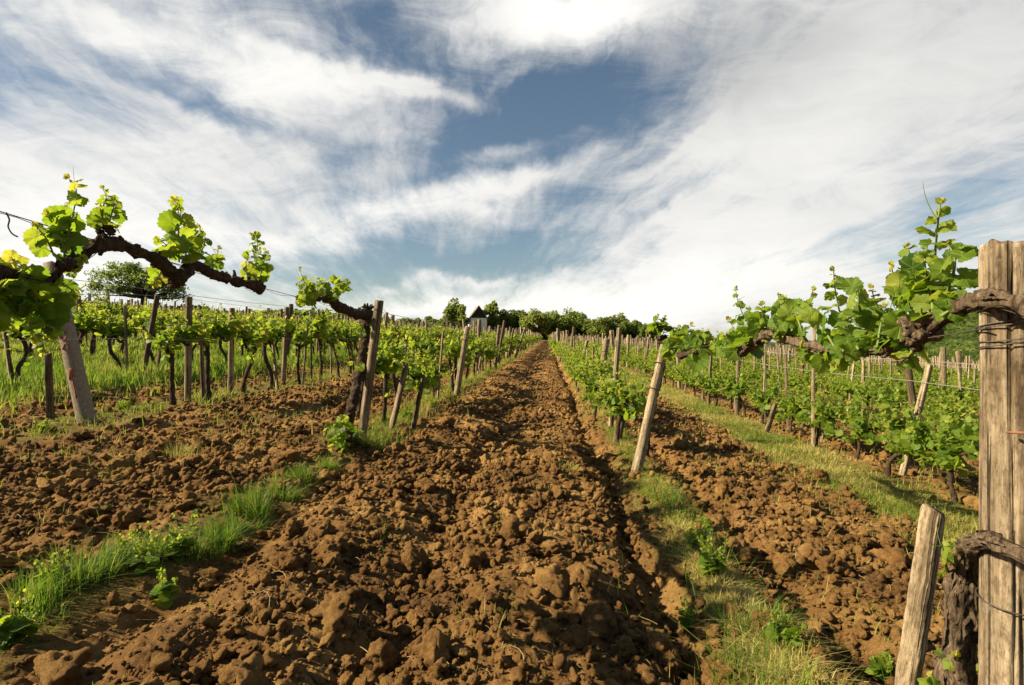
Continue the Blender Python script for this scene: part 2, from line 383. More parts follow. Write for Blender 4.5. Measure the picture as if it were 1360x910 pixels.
def big_clods():
    spots = [(390, 772, .125, 'square clod of soil lying alone beside the dark bare bank'), (556, 822, .10, 'tilted clod with one sunlit flank next to a smaller dark clod'),
             (531, 818, .075, 'small dark upright clod leaning against a bigger tilted clod'), (702, 752, .10, 'pointed clod in the middle of the ploughed aisle'),
             (885, 872, .12, 'large dark rough clod near the grass strip, closest to the viewer'), (992, 748, .09, 'long clod lying just right of the green grass strip'),
             (972, 838, .08, 'rounded clod sitting in the grass strip among green blades'), (1082, 742, .085, 'round clod halfway between the grass strip and the short square stake'),
             (1185, 735, .15, 'broad sunlit clod just left of the short square stake'), (745, 790, .11, 'upright clod with a pitted face in the aisle'),
             (760, 655, .13, 'flat pale clod beside a dry grass tuft in the aisle'), (425, 728, .10, 'broken clod behind the square clod, at the foot of the grassy bank')]
    for i, (px, py, d, lab) in enumerate(spots):
        p = G(px, py); Wv, Ff = clod_proto(5 if d > .07 else 4, 900 + i)
        g = Geo(); g.add(Wv * d * .5, Ff, 0.0)
        o = g.build('soil_clod', M['soil'], loc=(p[0], p[1], zg(p[0], p[1]) + d * .16)); o.rotation_euler = (rng.uniform(-.3, .3), rng.uniform(-.3, .3), rng.uniform(0, 6))
        tag(o, lab, 'soil clod', 'large clods on the ploughed soil')
big_clods()

# ------------------------------------------------------------------ straw and roots on the soil
def make_straw():
    r = np.random.default_rng(8); g = Geo()
    n = 2300
    for i in range(n):
        rad = .9 + 7 * r.random() ** 1.1; az = math.radians(r.uniform(-50, 46)); x, y = math.sin(az) * rad, math.cos(az) * rad
        if i % 3 == 0:                      # matted clumps
            x = round(x / .9) * .9 + r.normal() * .07; y = round(y / .9) * .9 + r.normal() * .07
        if -1.9 < x < -1.05 and y < 2.6 and r.random() < .8: continue
        L = r.uniform(.03, .13); a = r.uniform(0, 2 * PI); bend = r.normal() * 1.2; m = 6
        t = np.linspace(0, 1, m); ang = a + bend * t; px = x + np.cumsum(np.cos(ang)) * L / m; py = y + np.cumsum(np.sin(ang)) * L / m
        z = height(px, py, True); z = np.maximum(z, z.max() - .02) + .008 + .03 * r.random() * np.sin(t * PI) * r.random()
        add_tube(g, np.stack([px, py, z], 1), np.linspace(.0011, .0005, m) * r.uniform(.5, 1.5), n=3, cap=False)
    tag(g.build('dry_straw', M['straw']), kind='stuff')
make_straw()

# ------------------------------------------------------------------ grass
def blade_batch(g, X, Y, Z, H, Wd, tint, r, lean=.6, seg=4, up=None):
    n = len(X); a = r.uniform(0, 2 * PI, n); ln = np.abs(r.normal(0, 1, n)) * lean
    if up is not None: a = up
    t = np.linspace(0, 1, seg)[None]
    off = (ln[:, None] * t ** 1.8) * H[:, None]; hz = H[:, None] * (t - .22 * np.minimum(ln, 1.6)[:, None] * t ** 2.4)
    cx = X[:, None] + np.cos(a)[:, None] * off; cy = Y[:, None] + np.sin(a)[:, None] * off; cz = Z[:, None] + hz
    w = Wd[:, None] * (1 - t ** 1.5) * .5 + 1e-4; b = a + PI / 2 + r.normal(0, .5, n)
    Lx, Ly = np.cos(b)[:, None] * w, np.sin(b)[:, None] * w
    A = np.stack([cx - Lx, cy - Ly, cz], -1); B = np.stack([cx + Lx, cy + Ly, cz], -1)
    Vv = np.stack([A, B], 2).reshape(n, seg * 2, 3); k = np.arange(seg - 1) * 2
    f = np.stack([k, k + 1, k + 3, k + 2], 1); FF = (f[None] + (np.arange(n) * seg * 2)[:, None, None]).reshape(-1, 4)
    g.add(Vv.reshape(-1, 3), FF, np.repeat(tint, seg * 2))
def make_grass():
    r = np.random.default_rng(3)
    def strip(name, n, c, w, y0, y1, h0, h1, t0, t1, wd=.0032, pw=2.2, patch=.5, lean=.7, sd=0, step=False):
        g = Geo(); Y = y0 + (y1 - y0) * r.random(n) ** pw
        X = c + r.normal(0, w, n)
        pt = fbm2(X * 4.5, Y * 3.2, 60 + sd, 3); ok = (pt > -1 + 2 * (patch) - 1.0) & in_view(X, Y)
        if patch > .5: ok &= pt > (patch - .5) * 1.2
        X, Y, pt = X[ok], Y[ok], pt[ok]; n = len(X); d = np.hypot(X, Y)
        H = r.uniform(h0, h1, n) * (1 + .5 * np.clip(pt, -.6, .8)); W = wd * (1 + .22 * np.maximum(0, d - 3)) * r.uniform(.6, 1.4, n)
        dry = fbm2(X * 3 + 9, Y * 1.5, 71 + sd, 2) * .3
        blade_batch(g, X, Y, height(X, Y, d.min() < 40) - .008, H, W, np.clip(r.uniform(t0, t1, n) + dry, 0, 1), r, lean)
        tag(g.build(name, M['grass'], smooth=False), kind='stuff')
    strip('strip_grass', 60000, .71, .06, .9, 70, .015, .055, .55, 1.0, sd=1, lean=1.6, patch=.45, pw=2.5)
    strip('strip_grass', 1100, .73, .06, .9, 4.2, .03, .12, .15, .6, sd=14, patch=.62, pw=1.0, lean=1.1)
    strip('strip_grass', 1300, .72, .10, .9, 2.6, .05, .15, .1, .6, sd=2, patch=.7, pw=1.0, lean=1.0)
    strip('strip_grass', 95000, 2.42, .25, 2.2, 75, .02, .075, .5, 1.0, sd=3, lean=1.6, pw=2.0)
    strip('verge_grass', 1900, ROW_L, .085, 1.2, 5.2, .02, .07, .05, .85, sd=4, patch=.62, pw=1.1, lean=1.3)
    strip('verge_grass', 17000, ROW_L + .02, .13, 4.4, 70, .03, .12, .4, .95, sd=5, pw=2.0, lean=1.1)
    strip('verge_grass', 13000, -3.9, .2, 3.2, 50, .03, .12, .35, .9, sd=6, pw=1.8, patch=.66, lean=1.1)
    strip('meadow_grass', 60000, -6.6, .75, 4, 30, .07, .21, .25, .6, wd=.006, sd=7, pw=1.3, lean=.35)
    strip('meadow_grass', 70000, -10.5, 2.6, 4, 45, .05, .16, .3, .7, wd=.007, sd=15, pw=1.4, lean=.5)
    strip('meadow_grass', 26000, 4.4, .9, 3.5, 60, .03, .10, .35, .95, sd=8, pw=1.8, patch=.62)
    strip('meadow_grass', 22000, 7.0, 1.5, 6, 60, .05, .16, .3, .8, wd=.006, sd=9, pw=1.6)
    # sparse sprouts over the ploughed soil
    strip('sprouting_grass', 5000, -.4, .8, 1.2, 12, .02, .06, .3, 1, sd=10, pw=1.3, patch=.88)
    strip('sprouting_grass', 4000, 1.5, .45, 1.5, 10, .02, .07, .4, 1, sd=11, pw=1.3, patch=.8)
    strip('sprouting_grass', 6000, -2.8, .6, 2.0, 12, .02, .08, .4, 1, sd=12, pw=1.3, patch=.75)
    for px, py, n, rad, h, lab in [(296, 728, 800, .06, .13, 'dense dark green grass tuft, right-hand end of the weedy bank'), (345, 690, 900, .075, .16, 'biggest bright green grass tuft on the bank, between two smaller tufts'),
                                   (405, 650, 800, .07, .14, 'grass tuft with yellow straw behind it, nearest to the round leaning post'), (108, 785, 700, .09, .17, 'long bladed dark grass tuft low on the bank among weeds'),
                                   (25, 815, 600, .10, .16, 'arching grass tuft at the lowest end of the bank'), (200, 752, 500, .07, .12, 'short grass tuft between flowering weeds on the bank'),
                                   (60, 800, 500, .08, .12, 'flat wide tuft between the arching tuft and the long bladed one'), (150, 768, 420, .06, .10, 'thin tuft right of the long bladed one, full of dead stalks'), (255, 742, 420, .06, .11, 'ragged tuft behind the seeding weed on the bank'), (320, 706, 380, .05, .10, 'small tuft wedged between the dense dark tuft and the biggest tuft'), (375, 668, 420, .06, .11, 'tuft just below the tuft with straw behind it'), (432, 628, 420, .06, .11, 'tuft nearest the leafy shoots of the old twin-trunked vine'),
                                   (1010, 850, 420, .09, .11, 'dense green tuft in the grass strip beside a rounded clod'), (980, 905, 380, .09, .10, 'leafy grass tuft at the near end of the grass strip'),
                                   (750, 632, 300, .07, .10, 'dry straw-coloured tuft standing in the ploughed aisle'), (240, 608, 380, .08, .13, 'dry yellow tuft on the ploughed soil left of the grassy bank')]:
        p = G(px, py); g = Geo(); n = int(n * .55); cx_, cy_ = r.normal(0, rad * .5, 7), r.normal(0, rad * .5, 7); w_ = r.integers(0, 7, n); X = cx_[w_] + r.normal(0, rad * .3, n); Y = cy_[w_] + r.normal(0, rad * .3, n); ang = np.arctan2(Y, X) + r.normal(0, .5, n)
        dry = 'dry' in lab
        Zl = height(X + p[0], Y + p[1], False); z0 = zb(p[0], p[1])
        blade_batch(g, X, Y, Zl - z0 - .005, r.uniform(.35, 1, n) * h, r.uniform(.0018, .004, n), np.clip(r.normal(.85 if dry else .17, .12, n) + (r.random(n) < .14) * .55, 0, 1), r, .85, 6, ang)
        tag(g.build('grass_tuft', M['grass'], smooth=False, loc=(p[0], p[1], z0 + .01)), lab, 'grass tuft', 'grass tufts')
make_grass()

# ------------------------------------------------------------------ vine leaves and shoots
def leaf_proto(n_out, seed, droop=.35, fold=.15, rings=2, petiole=True, wave=.07):
    r = np.random.default_rng(seed)
    A = np.radians([0, 28, 55, 84, 112, 148, 170, 180]); R_ = np.array([1, .84, .93, .76, .82, .66, .42, .10]) * (1 + r.normal(0, .04, 8))
    th = np.linspace(-PI, PI, n_out, endpoint=False) + PI / n_out; ro = np.interp(np.abs(th), A, R_)
    if n_out >= 18: ro = ro * (1 + .055 * np.where(np.arange(n_out) % 2, 1, -1))
    Vv = [[0, 0, 0]]; ph = r.uniform(0, 6)
    for q in range(1, rings + 1):
        f = q / rings
        for i, t in enumerate(th):
            rr = ro[i] * f; x, y = math.sin(t) * rr, math.cos(t) * rr
            z = -droop * (y * abs(y) * .55 + x * x * .45) + fold * abs(x) * (1 - .6 * f) + wave * f * math.sin(3 * t + ph) * rr + wave * .5 * f * f * math.sin(7 * t + 2 * ph) * rr + .05 * rr * (1 - math.cos(t * 6.5)) * .5
            Vv.append([x, y, z])
    n = n_out; F3 = [[0, 1 + (i + 1) % n, 1 + i] for i in range(n)]; F4 = []
    for q in range(1, rings):
        a, b = 1 + (q - 1) * n, 1 + q * n
        F4 += [[a + i, a + (i + 1) % n, b + (i + 1) % n, b + i] for i in range(n)]
    Vv = np.array(Vv, float)
    Vv[:, 1] += .55; Vv[:, 2] += .12                       # room for the leaf stalk
    if petiole:
        k = len(Vv); w = .022
        Vv = np.vstack([Vv, [[-w, 0, 0], [w, 0, 0], [0, 0, w * 1.6], [-w, .3, .12], [w, .3, .12], [0, .3, .12 + w * 1.6], [-w * .7, .6, .11], [w * .7, .6, .11], [0, .6, .13]]])
        for b in (k, k + 3):
            F4 += [[b, b + 1, b + 4, b + 3], [b + 1, b + 2, b + 5, b + 4], [b + 2, b, b + 3, b + 5]]
    return Vv, np.array(F3), np.array(F4).reshape(-1, 4)
HERO_LEAF = [leaf_proto(34, 40 + i, d, f, 3, True, w) for i, (d, f, w) in enumerate([(.25, .2, .1), (.5, .1, .16), (.1, .34, .08), (.75, .18, .14), (.4, .05, .2), (.3, .42, .1), (-.15, .25, .16), (.9, .3, .12), (.55, .5, .15), (.2, .12, .22)])]
MID_LEAF = [leaf_proto(14, 60 + i, d, f, 1, False) for i, (d, f) in enumerate([(.3, .2), (.6, .1), (.15, .3), (.45, .2)])]
def put_leaves(g, protos, P, Y_, Z_, sc, tint):
    n = len(P); Y_ = unit(Y_); X_ = unit(np.cross(Y_, Z_)); Z2 = np.cross(X_, Y_); Rm = np.stack([X_, Y_, Z2], 2)
    for i, (Vv, F3, F4) in enumerate(protos):
        k = np.arange(n) % len(protos) == i
        if not k.any(): continue
        n0 = g.n; spread(g, (Vv, F3), P[k], Rm[k], sc[k], tint[k]); g.lp[n0] = np.tile(Vv - np.array([0, .55, 0]), (int(k.sum()), 1))
        if len(F4):
            kk = int(k.sum()); g.f.append((F4[None] + (np.arange(kk) * len(Vv))[:, None, None]).reshape(-1, 4) + n0); g.m.append(np.zeros(kk * len(F4)))
UP = np.array([0, 0, 1.0]); SUNV = np.array([-.8, -.15, .5])
def shoot_path(b, d, L, r, upturn=.6, m=9, wander=.25):
    P = [np.array(b, float)]; d = unit(d)
    for i in range(m - 1):
        d = unit(d + UP * upturn / m + r.normal(0, wander / 3, 3)); P.append(P[-1] + d * L / (m - 1))
    return np.array(P)
def shoot(gl, gs, P, n, size, r, protos, stem_r=.0035, tint0=.45, stem_mat=0, tendril=False, spreadf=1.0):
    """A green shoot along the points P with n leaves in two alternating ranks."""
    P = np.asarray(P, float); L = np.concatenate([[0], np.cumsum(np.linalg.norm(np.diff(P, axis=0), axis=1))]); L /= L[-1]
    if gs is not None: add_tube(gs, P, np.linspace(stem_r, stem_r * .35, len(P)), n=5, cap=True, tint=.5, mat=stem_mat)
    t = np.clip((np.arange(n) + r.uniform(.1, .9, n)) / n, 0, 1) ** .85; pos = np.stack([np.interp(t, L, P[:, i]) for i in range(3)], 1)
    T = unit(np.gradient(P, axis=0)); tan = unit(np.stack([np.interp(t, L, T[:, i]) for i in range(3)], 1))
    ref = unit(np.cross(tan, np.array([.3, .9, .1]))); bi = np.cross(tan, ref); ph = np.arange(n) * PI + r.normal(0, .75, n) + r.uniform(0, 6)
    out = ref * np.cos(ph)[:, None] + bi * np.sin(ph)[:, None]
    Yd = unit(out * spreadf + tan * r.uniform(.0, .5, n)[:, None] + UP * r.uniform(-.55, .35, n)[:, None])
    Zd = unit(UP * .55 + out * .35 + SUNV * .35 + r.normal(0, .62, (n, 3)))
    sc = size * (1 - .76 * t ** 2.0) * r.uniform(.68, 1.2, n) * .60
    tint = np.clip(tint0 - .05 + r.normal(0, .17, n) + .38 * t ** 3, 0, 1)
    put_leaves(gl, protos, pos, Yd, Zd, sc, tint)
    if gs is not None:                      # the curled growing tip
        e = P[-1]; d = unit(P[-1] - P[-2])
        for _ in range(3):
            q = unit(d + r.normal(0, .5, 3)); put_leaves(gl, protos, e[None] + d * r.uniform(0, .006), q[None], unit(np.cross(q, r.normal(size=3)))[None], np.array([size * .13]), np.array([.98]))
        if tendril:
            a = P[int(len(P) * .7)]; q = unit(r.normal(size=3) + UP * .6)
            add_tube(gs, np.array([a, a + q * .18 * size * 2, a + q * .36 * size * 2 + UP * .012, a + q * .42 * size * 2 + UP * .03]), np.array([.001, .0008, .0006, .0004]), n=3, mat=stem_mat, step=.01)

def vine_proto(style, seed):
    """A row vine, base at the origin, row along +Y: returns the meshes of its trunk and its foliage."""
    r = np.random.default_rng(seed); gt, gl = Geo(), Geo()
    if style == 'cordon':
        hgt = r.uniform(.58, .72); lx, ly = r.normal(0, .05), r.normal(0, .08)
        P = [(0, 0, -.08), (r.normal(0, .02), ly * .3 + r.normal(0, .03), hgt * .35), (lx * .6, ly * .7 + r.normal(0, .04), hgt * .7), (lx, ly, hgt)]
        add_tube(gt, P, [.034, .026, .024, .03], n=9, gnarl=.35, seed=seed, step=.025, freq=22)
        sd = r.choice([-1, 1]); arms = []
        for s_, Ln in ((sd, r.uniform(.5, .8)), (-sd, r.uniform(.15, .35))):
            A = [(lx, ly, hgt - .02)]; m = 5
            for i in range(1, m): A.append((lx + r.normal(0, .02), ly + s_ * Ln * i / (m - 1), hgt + .04 + r.normal(0, .03)))
            A = np.array(A); arms.append(A); add_tube(gt, A, np.linspace(.024, .012, m), n=8, gnarl=.4, seed=seed + 3, step=.025, freq=30)
        for A in arms:
            k = max(3, int(np.linalg.norm(A[-1] - A[0]) / .046))
            for i in range(k):
                f = (i + r.random()) / k * (len(A) - 1.001); b = A[int(f)] + (A[int(f) + 1] - A[int(f)]) * (f % 1)
                P = shoot_path(b, (r.normal(0, .5), r.normal(0, .35), .8), r.uniform(.16, .46), r, .5)
                shoot(gl, gl, P, int(r.integers(12, 19)), r.uniform(.09, .122), r, MID_LEAF, .003, r.uniform(.38, .64), 1)
        for i in range(int(r.integers(1, 3))):
            P = shoot_path((lx * .5, ly * .5, hgt * r.uniform(.4, .8)), (r.normal(), r.normal(), .3), .16, r); shoot(gl, gl, P, 6, .08, r, MID_LEAF, .002, .5, 1)
    else:
        hgt = r.uniform(.32, .44); lx, ly = r.normal(0, .05), r.normal(0, .08)
        P = [(0, 0, -.08), (r.normal(0, .02), ly * .4 + r.normal(0, .03), hgt * .5), (lx, ly, hgt)]
        add_tube(gt, P, [.025, .019, .028], n=9, gnarl=.35, seed=seed, step=.025, freq=22)
        for a in (1, -1):
            A = np.array([(lx, ly, hgt - .02), (lx + r.normal(0, .03), ly + a * .13, hgt + .09), (lx + r.normal(0, .04), ly + a * .42, hgt + .13 + r.normal(0, .03))])
            add_tube(gt, A, [.02, .015, .010], n=7, gnarl=.4, seed=seed + 5, step=.025, freq=30)
            for i in range(14):
                f = r.random() * 1.98; b = A[int(f)] + (A[int(f) + 1] - A[int(f)]) * (f % 1)
                P = shoot_path(b, (r.normal(0, .65), r.normal(0, .5) + a * .15, r.uniform(.15, 1)), r.uniform(.24, .52), r, .45)
                shoot(gl, gl, P, int(r.integers(11, 18)), r.uniform(.075, .10), r, MID_LEAF, .003, r.uniform(.38, .6), 1)
        for i in range(9):
            P = shoot_path((lx, ly + r.normal(0, .2), hgt + .03), (r.normal(), r.normal(), -.35), r.uniform(.15, .28), r, .3); shoot(gl, gl, P, 10, .095, r, MID_LEAF, .002, .45, 1)
    return gt.mesh('trunk', [M['bark']]), gl.mesh('foliage', [M['leaf'], M['stem']])
PROTO = {'cordon': [vine_proto('cordon', 300 + i) for i in range(8)], 'bush': [vine_proto('bush', 400 + i) for i in range(8)]}

# ------------------------------------------------------------------ posts and stakes
def axis_obj(name, a, b, parent=None):
    """location and rotation that take +Z of a local mesh onto the line a -> b"""
    d = Vector(b) - Vector(a); return Vector(a), d.to_track_quat('Z', 'Y').to_euler(), d.length
def round_post(L, r0, r1, seed, n=28, seg=60, cracks=3, chip=.04):
    r = np.random.default_rng(seed); g = Geo(); zz = np.concatenate([np.linspace(-.12, L - .016, seg), [L - .009, L - .003, L]]); a = np.arange(n) * 2 * PI / n
    Z, A = np.meshgrid(zz, a, indexing='ij'); R = r0 + (r1 - r0) * np.clip(Z / L, 0, 1)
    q = np.stack([np.cos(A) * 1.2, np.sin(A) * 1.2, Z * 2.0], -1).reshape(-1, 3)
    R = R * (1 + chip * fbm3(q * 1.5, seed, 3).reshape(R.shape) + .012 * fbm3(q * np.array([9, 9, 2.5]), seed + 4, 3).reshape(R.shape))
    for c in range(cracks):
        ac = r.uniform(0, 2 * PI); z0 = r.uniform(0, .6) * L; z1 = z0 + r.uniform(.25, .7) * L
        if c == 0: z1 = L + 1
        d = np.abs((A - ac - .05 * np.sin(Z * 11 + c) + PI) % (2 * PI) - PI); R = R - r0 * r.uniform(.08, .2) * np.exp(-(d / r.uniform(.035, .07)) ** 2) * sstep(z0, z0 + .1, Z) * sstep(z1, z1 - .1, Z)
    R[-3] *= .985; R[-2] *= .95; R[-1] *= .86
    W = np.stack([np.cos(A) * R, np.sin(A) * R, Z + .006 * vn3(q * 3, seed).reshape(R.shape) * (Z > L - .02)], -1).reshape(-1, 3)
    m = len(zz); i = np.arange(m - 1)[:, None] * n; j = np.arange(n)[None]; k = (j + 1) % n
    g.add(W, np.stack([i + j, i + k, i + n + k, i + n + j], -1).reshape(-1, 4))
    n0 = g.n; g.v.append(np.array([[0, 0, L - .004]])); g.t.append(np.full(1, .5)); g.n += 1
    j = np.arange(n); g.f.append(np.stack([np.full(n, n0), (m - 1) * n + j, (m - 1) * n + (j + 1) % n], 1)); g.m.append(np.zeros(n))
    return g
def square_stake(L, w, d, seed, taper=.85, rough=.06, seg=14, groove=0.0):
    """a sawn or split stake with slightly rounded, uneven edges"""
    r = np.random.default_rng(seed); g = Geo(); c = .16
    prof = np.array([(-1, -1 + c), (-1 + c, -1), (0.0, -1.0 + r.uniform(-.05, .1)), (1 - c, -1), (1, -1 + c), (1, 1 - c), (1 - c, 1), (0, 1), (-1 + c, 1), (-1, 1 - c)]) * .5
    if groove: prof[2][1] += groove; prof[1][1] += groove * .15
    zz = np.concatenate([np.linspace(-.12, L - .008, seg), [L]]); n = len(prof)
    W = []
    for i, z in enumerate(zz):
        f = 1 - (1 - taper) * max(0, z / L); p = prof * np.array([w, d]) * f
        if i == len(zz) - 1: p = p * .88
        p = p + np.array([r.normal(0, w * rough * .4), r.normal(0, d * rough * .4)]) + r.normal(0, w * rough * .25, (n, 2))
        sl = z + (p[:, 0] * .35 if z > L - .02 else 0); W.append(np.stack([p[:, 0], p[:, 1], np.broadcast_to(sl, (n,))], 1))
    W = np.concatenate(W); m = len(zz); i = np.arange(m - 1)[:, None] * n; j = np.arange(n)[None]; k = (j + 1) % n
    g.add(W, np.stack([i + j, i + k, i + n + k, i + n + j], -1).reshape(-1, 4))
    e = (m - 1) * n; g.f.append(np.array([[e + q for q in range(n)]])); g.m.append(np.zeros(1)); return g
def place_axis(o, a, b, spin=0.0):
    loc, rot, L = axis_obj('', a, b); o.location = loc
    q = rot.to_quaternion() @ Euler((0, 0, spin)).to_quaternion(); o.rotation_euler = q.to_euler()
def stand(pb, pt, base_pt=None):
    """base and top points from where the foot and tip show; the tip is as deep as the foot"""
    a = G(*pb) if base_pt is None else np.asarray(base_pt, float)
    a = a.copy(); a[2] = zb(a[0], a[1]); t = (a - CAM) @ FWD
    return a, at_depth(*pt, t)
def ring_tie(R, z, seed, turns=2, wr=.0016, tail=.05):
    r = np.random.default_rng(seed); t = np.linspace(0, turns * 2 * PI, int(turns * 22)); rr = R * 1.05 + .002 * np.sin(t * 1.7)
    P = np.stack([np.cos(t) * rr, np.sin(t) * rr, z + .006 * np.sin(t * .9 + seed) + .004 * t / PI], 1)
    P = np.vstack([P, P[-1] + np.array([.0, tail * .4, .01]), P[-1] + np.array([.01, tail, -.02])]); g = Geo(); add_tube(g, P, wr, n=5); return g

POST_GROUP = 'posts of the vine trellis'
def wooden_post(a, b, rad, label, seed, mat='wood', top=.9, ties=(), detail=True):
    L = float(np.linalg.norm(np.subtract(b, a))); e = empty('wooden_post', a, label, 'post', POST_GROUP); place_axis(e, a, b, rng.uniform(0, 6))
    g = round_post(L, rad, rad * top, seed, *((28, 60, 3, .05) if detail else (14, 22, 2, .10))); g.build('shaft', M[mat], e)
    for z in ties: ring_tie(rad, L * z, seed).build('wire_tie', M['wire'], e)
    return e

# near round post at the right of the aisle's right-hand row
pc = V(1341, 455, ROW_R)
p1b = np.array([pc[0] + .002, pc[1] - .004, zb(pc[0], pc[1])]); p1t = at_depth(1343, 322, (pc - CAM) @ FWD)
L1 = float(np.linalg.norm(p1t - p1b)); P1 = empty('wooden_post', p1b, 'thick grey round post with cracked flat top carrying a gnarled vine arm', 'post', POST_GROUP)
place_axis(P1, p1b, p1t, 2.4)
round_post(L1, .0395, .0365, 71, 96, 200, 9, .055).build('shaft', M['wood'], P1)
for z, s in ((1.005, 3), (.985, 8)):
    ring_tie(.0385, z, s, 2.3, .0011, .06).build('wire_tie', M['wire'], P1)
ring_tie(.0395, .62, 12, 1.4, .0011, .05).build('wire_tie', M['wire'], P1)

# leaning split plank at the left edge of that row
a, b = stand((845, 636), (882, 459)); Lb = float(np.linalg.norm(b - a))
RP = empty('wooden_post', a, 'pale split half-log post leaning at the head of the vine row, tied with wire', 'post', POST_GROUP); place_axis(RP, a, b)
RP.rotation_euler = ((b - a) @ np.eye(3))[0:0].tolist() if False else RP.rotation_euler
square_stake(Lb, .098, .062, 17, .74, .03, 40, .13).build('shaft', M['wood2'], RP)
for z in (.86, .66):
    g = Geo(); w, d = .098 * (.5 - .1 * z), .062 * (.5 - .1 * z)
    add_tube(g, [(-w - .004, -d - .003, Lb * z), (-w * .2, -d - .004, Lb * z - .006), (w + .004, -d - .003, Lb * z - .004), (w + .004, d + .003, Lb * z), (-w - .004, d + .003, Lb * z + .004), (-w - .004, -d - .003, Lb * z)], .0035, n=5, step=.012, gnarl=.3)
    g.build('wire_tie', M['wire'], RP)

# round post of the left row
a, b = stand((480, 592), (504, 399)); LP = wooden_post(a, b, .037, 'round weathered post leaning beside a bare old vine trunk, at the head of its row', 23, 'wood', .95, (.72, .92))
# concrete post with red paint
cpb = V(116, 552, ROW_L - PITCH - .05); cpb[2] = zb(cpb[0], cpb[1]); cpt = at_depth(69, 351, (cpb - CAM) @ FWD)
t = NT('old_concrete'); o_ = t.coord(); nz = t.noise(o_, 40, 7, .7)
cc = t.ramp(nz, [(.3, (.15, .115, .08)), (.7, (.29, .235, .175))]); cc = t.mix(t.math('MULTIPLY', t.ramp(t.noise(o_, 8, 5), [(.55, (0, 0, 0)), (.7, (1, 1, 1))]), .5), cc, (.2, .13, .09)); M['concrete'] = t.done(t.bsdf(cc, .92, .2, t.bump(nz, .5, .006)))
M['redpaint'] = m_plain('faded_red_paint', (.26, .07, .04), .8, .2, .4, 60)
Lc = float(np.linalg.norm(cpt - cpb)); CP = empty('concrete_post', cpb, 'leaning square concrete post with faded red paint marks behind big vine leaves', 'post', POST_GROUP); place_axis(CP, cpb, cpt)
CP.rotation_euler = (Matrix(((1, 0, 0), (0, 1, 0), (0, 0, 1))).to_quaternion() @ CP.rotation_euler.to_quaternion()).to_euler()
square_stake(Lc, .115, .10, 5, .86, .015, 20).build('shaft', M['concrete'], CP)
CP_MARKS = [[(-.02, .62), (.02, .66), (.03, .70), (.0, .74), (-.03, .75)], [(.03, .56), (-.01, .59), (-.03, .55), (.0, .52), (.03, .54)], [(-.03, .47), (.01, .50), (.035, .46)], [(0, .16), (.005, .34)], [(-.025, .28), (.005, .345), (.03, .29)], [(-.03, .80), (.035, .83)]]

# short square stake in front of the old trunk, right
d_ = (V(1238, 673, .69) - CAM) @ FWD
hb = at_depth(1158, 1180, d_ * .985); hb[2] = zb(hb[0], hb[1]); ht = at_depth(1252, 673, d_); ht = at_depth(1240, 676, d_)
Ls = float(np.linalg.norm(ht - hb)); st = square_stake(Ls, .033, .030, 9, .97, .035, 60).build('wooden_stake', M['wood2']); place_axis(st, hb, ht, .5)
tag(st, 'short square sawn stake leaning in front of an old shaggy vine trunk', 'stake', 'stakes beside the vines')

# ------------------------------------------------------------------ hero vines
def pxr(px, t): return px * t / F
def path_V(pts, X, off=0.0, jit=0.012, seed=0):
    r = np.random.default_rng(seed); P, R = [], []
    for q in pts:
        px, py, rp = q[:3]; o = q[3] if len(q) > 3 else 0.0
        p = V(px, py, X, off); t = (p - CAM) @ FWD; p = at_depth(px, py, t + o + r.normal(0, jit)); P.append(p); R.append(pxr(rp, t))
    return np.array(P), np.array(R)
def vine(loc, label, group='grape vines trained along the rows'): return empty('grape_vine', loc, label, 'grapevine', group)
def local(P, loc): return np.asarray(P) - np.asarray(loc)
def knob(g, c, rad, seed, n=9):
    """burl: a cluster of rough lumps and dead spurs"""
    r = np.random.default_rng(seed)
    for i in range(n):
        d = unit(r.normal(size=3)); Wv, Ff = PRO[3][(seed + i) % 10]; q = Wv * (1 + .25 * fbm3(Wv * 3.1 + i, seed + i, 3))[:, None]
        g.add(q * rad * r.uniform(.35, .62) + c + d * rad * .5, Ff)
    for i in range(n // 2):
        d = unit(r.normal(size=3) + UP * .7); add_tube(g, [c + d * rad * .5, c + d * rad * .8, c + d * rad * r.uniform(.95, 1.25)], [rad * .26, rad * .17, rad * .14], n=6, gnarl=.4, seed=seed + i, step=rad * .2, freq=40)
def hero_shoot(par, loc, pts, X, n, leaf_px, seed, tint=.45, tendril=True, off=0.0, spreadf=1.0, jit=.02, stem=.0035):
    n = int(n * 1.4)
    P, _ = path_V([(x, y, 1) for x, y in pts], X, off, jit, seed); t = (P[0] - CAM) @ FWD; P, _ = resample(P, np.ones(len(P)), .012)
    r = np.random.default_rng(seed); gs, gl = Geo(), Geo()
    shoot(gl, gs, local(P, loc), n, pxr(leaf_px, t) * .80, r, HERO_LEAF, stem, tint, 0, tendril, spreadf)
    s = gs.build('shoot', M['stem'], par); gl.build('foliage', M['leaf'], s); return s

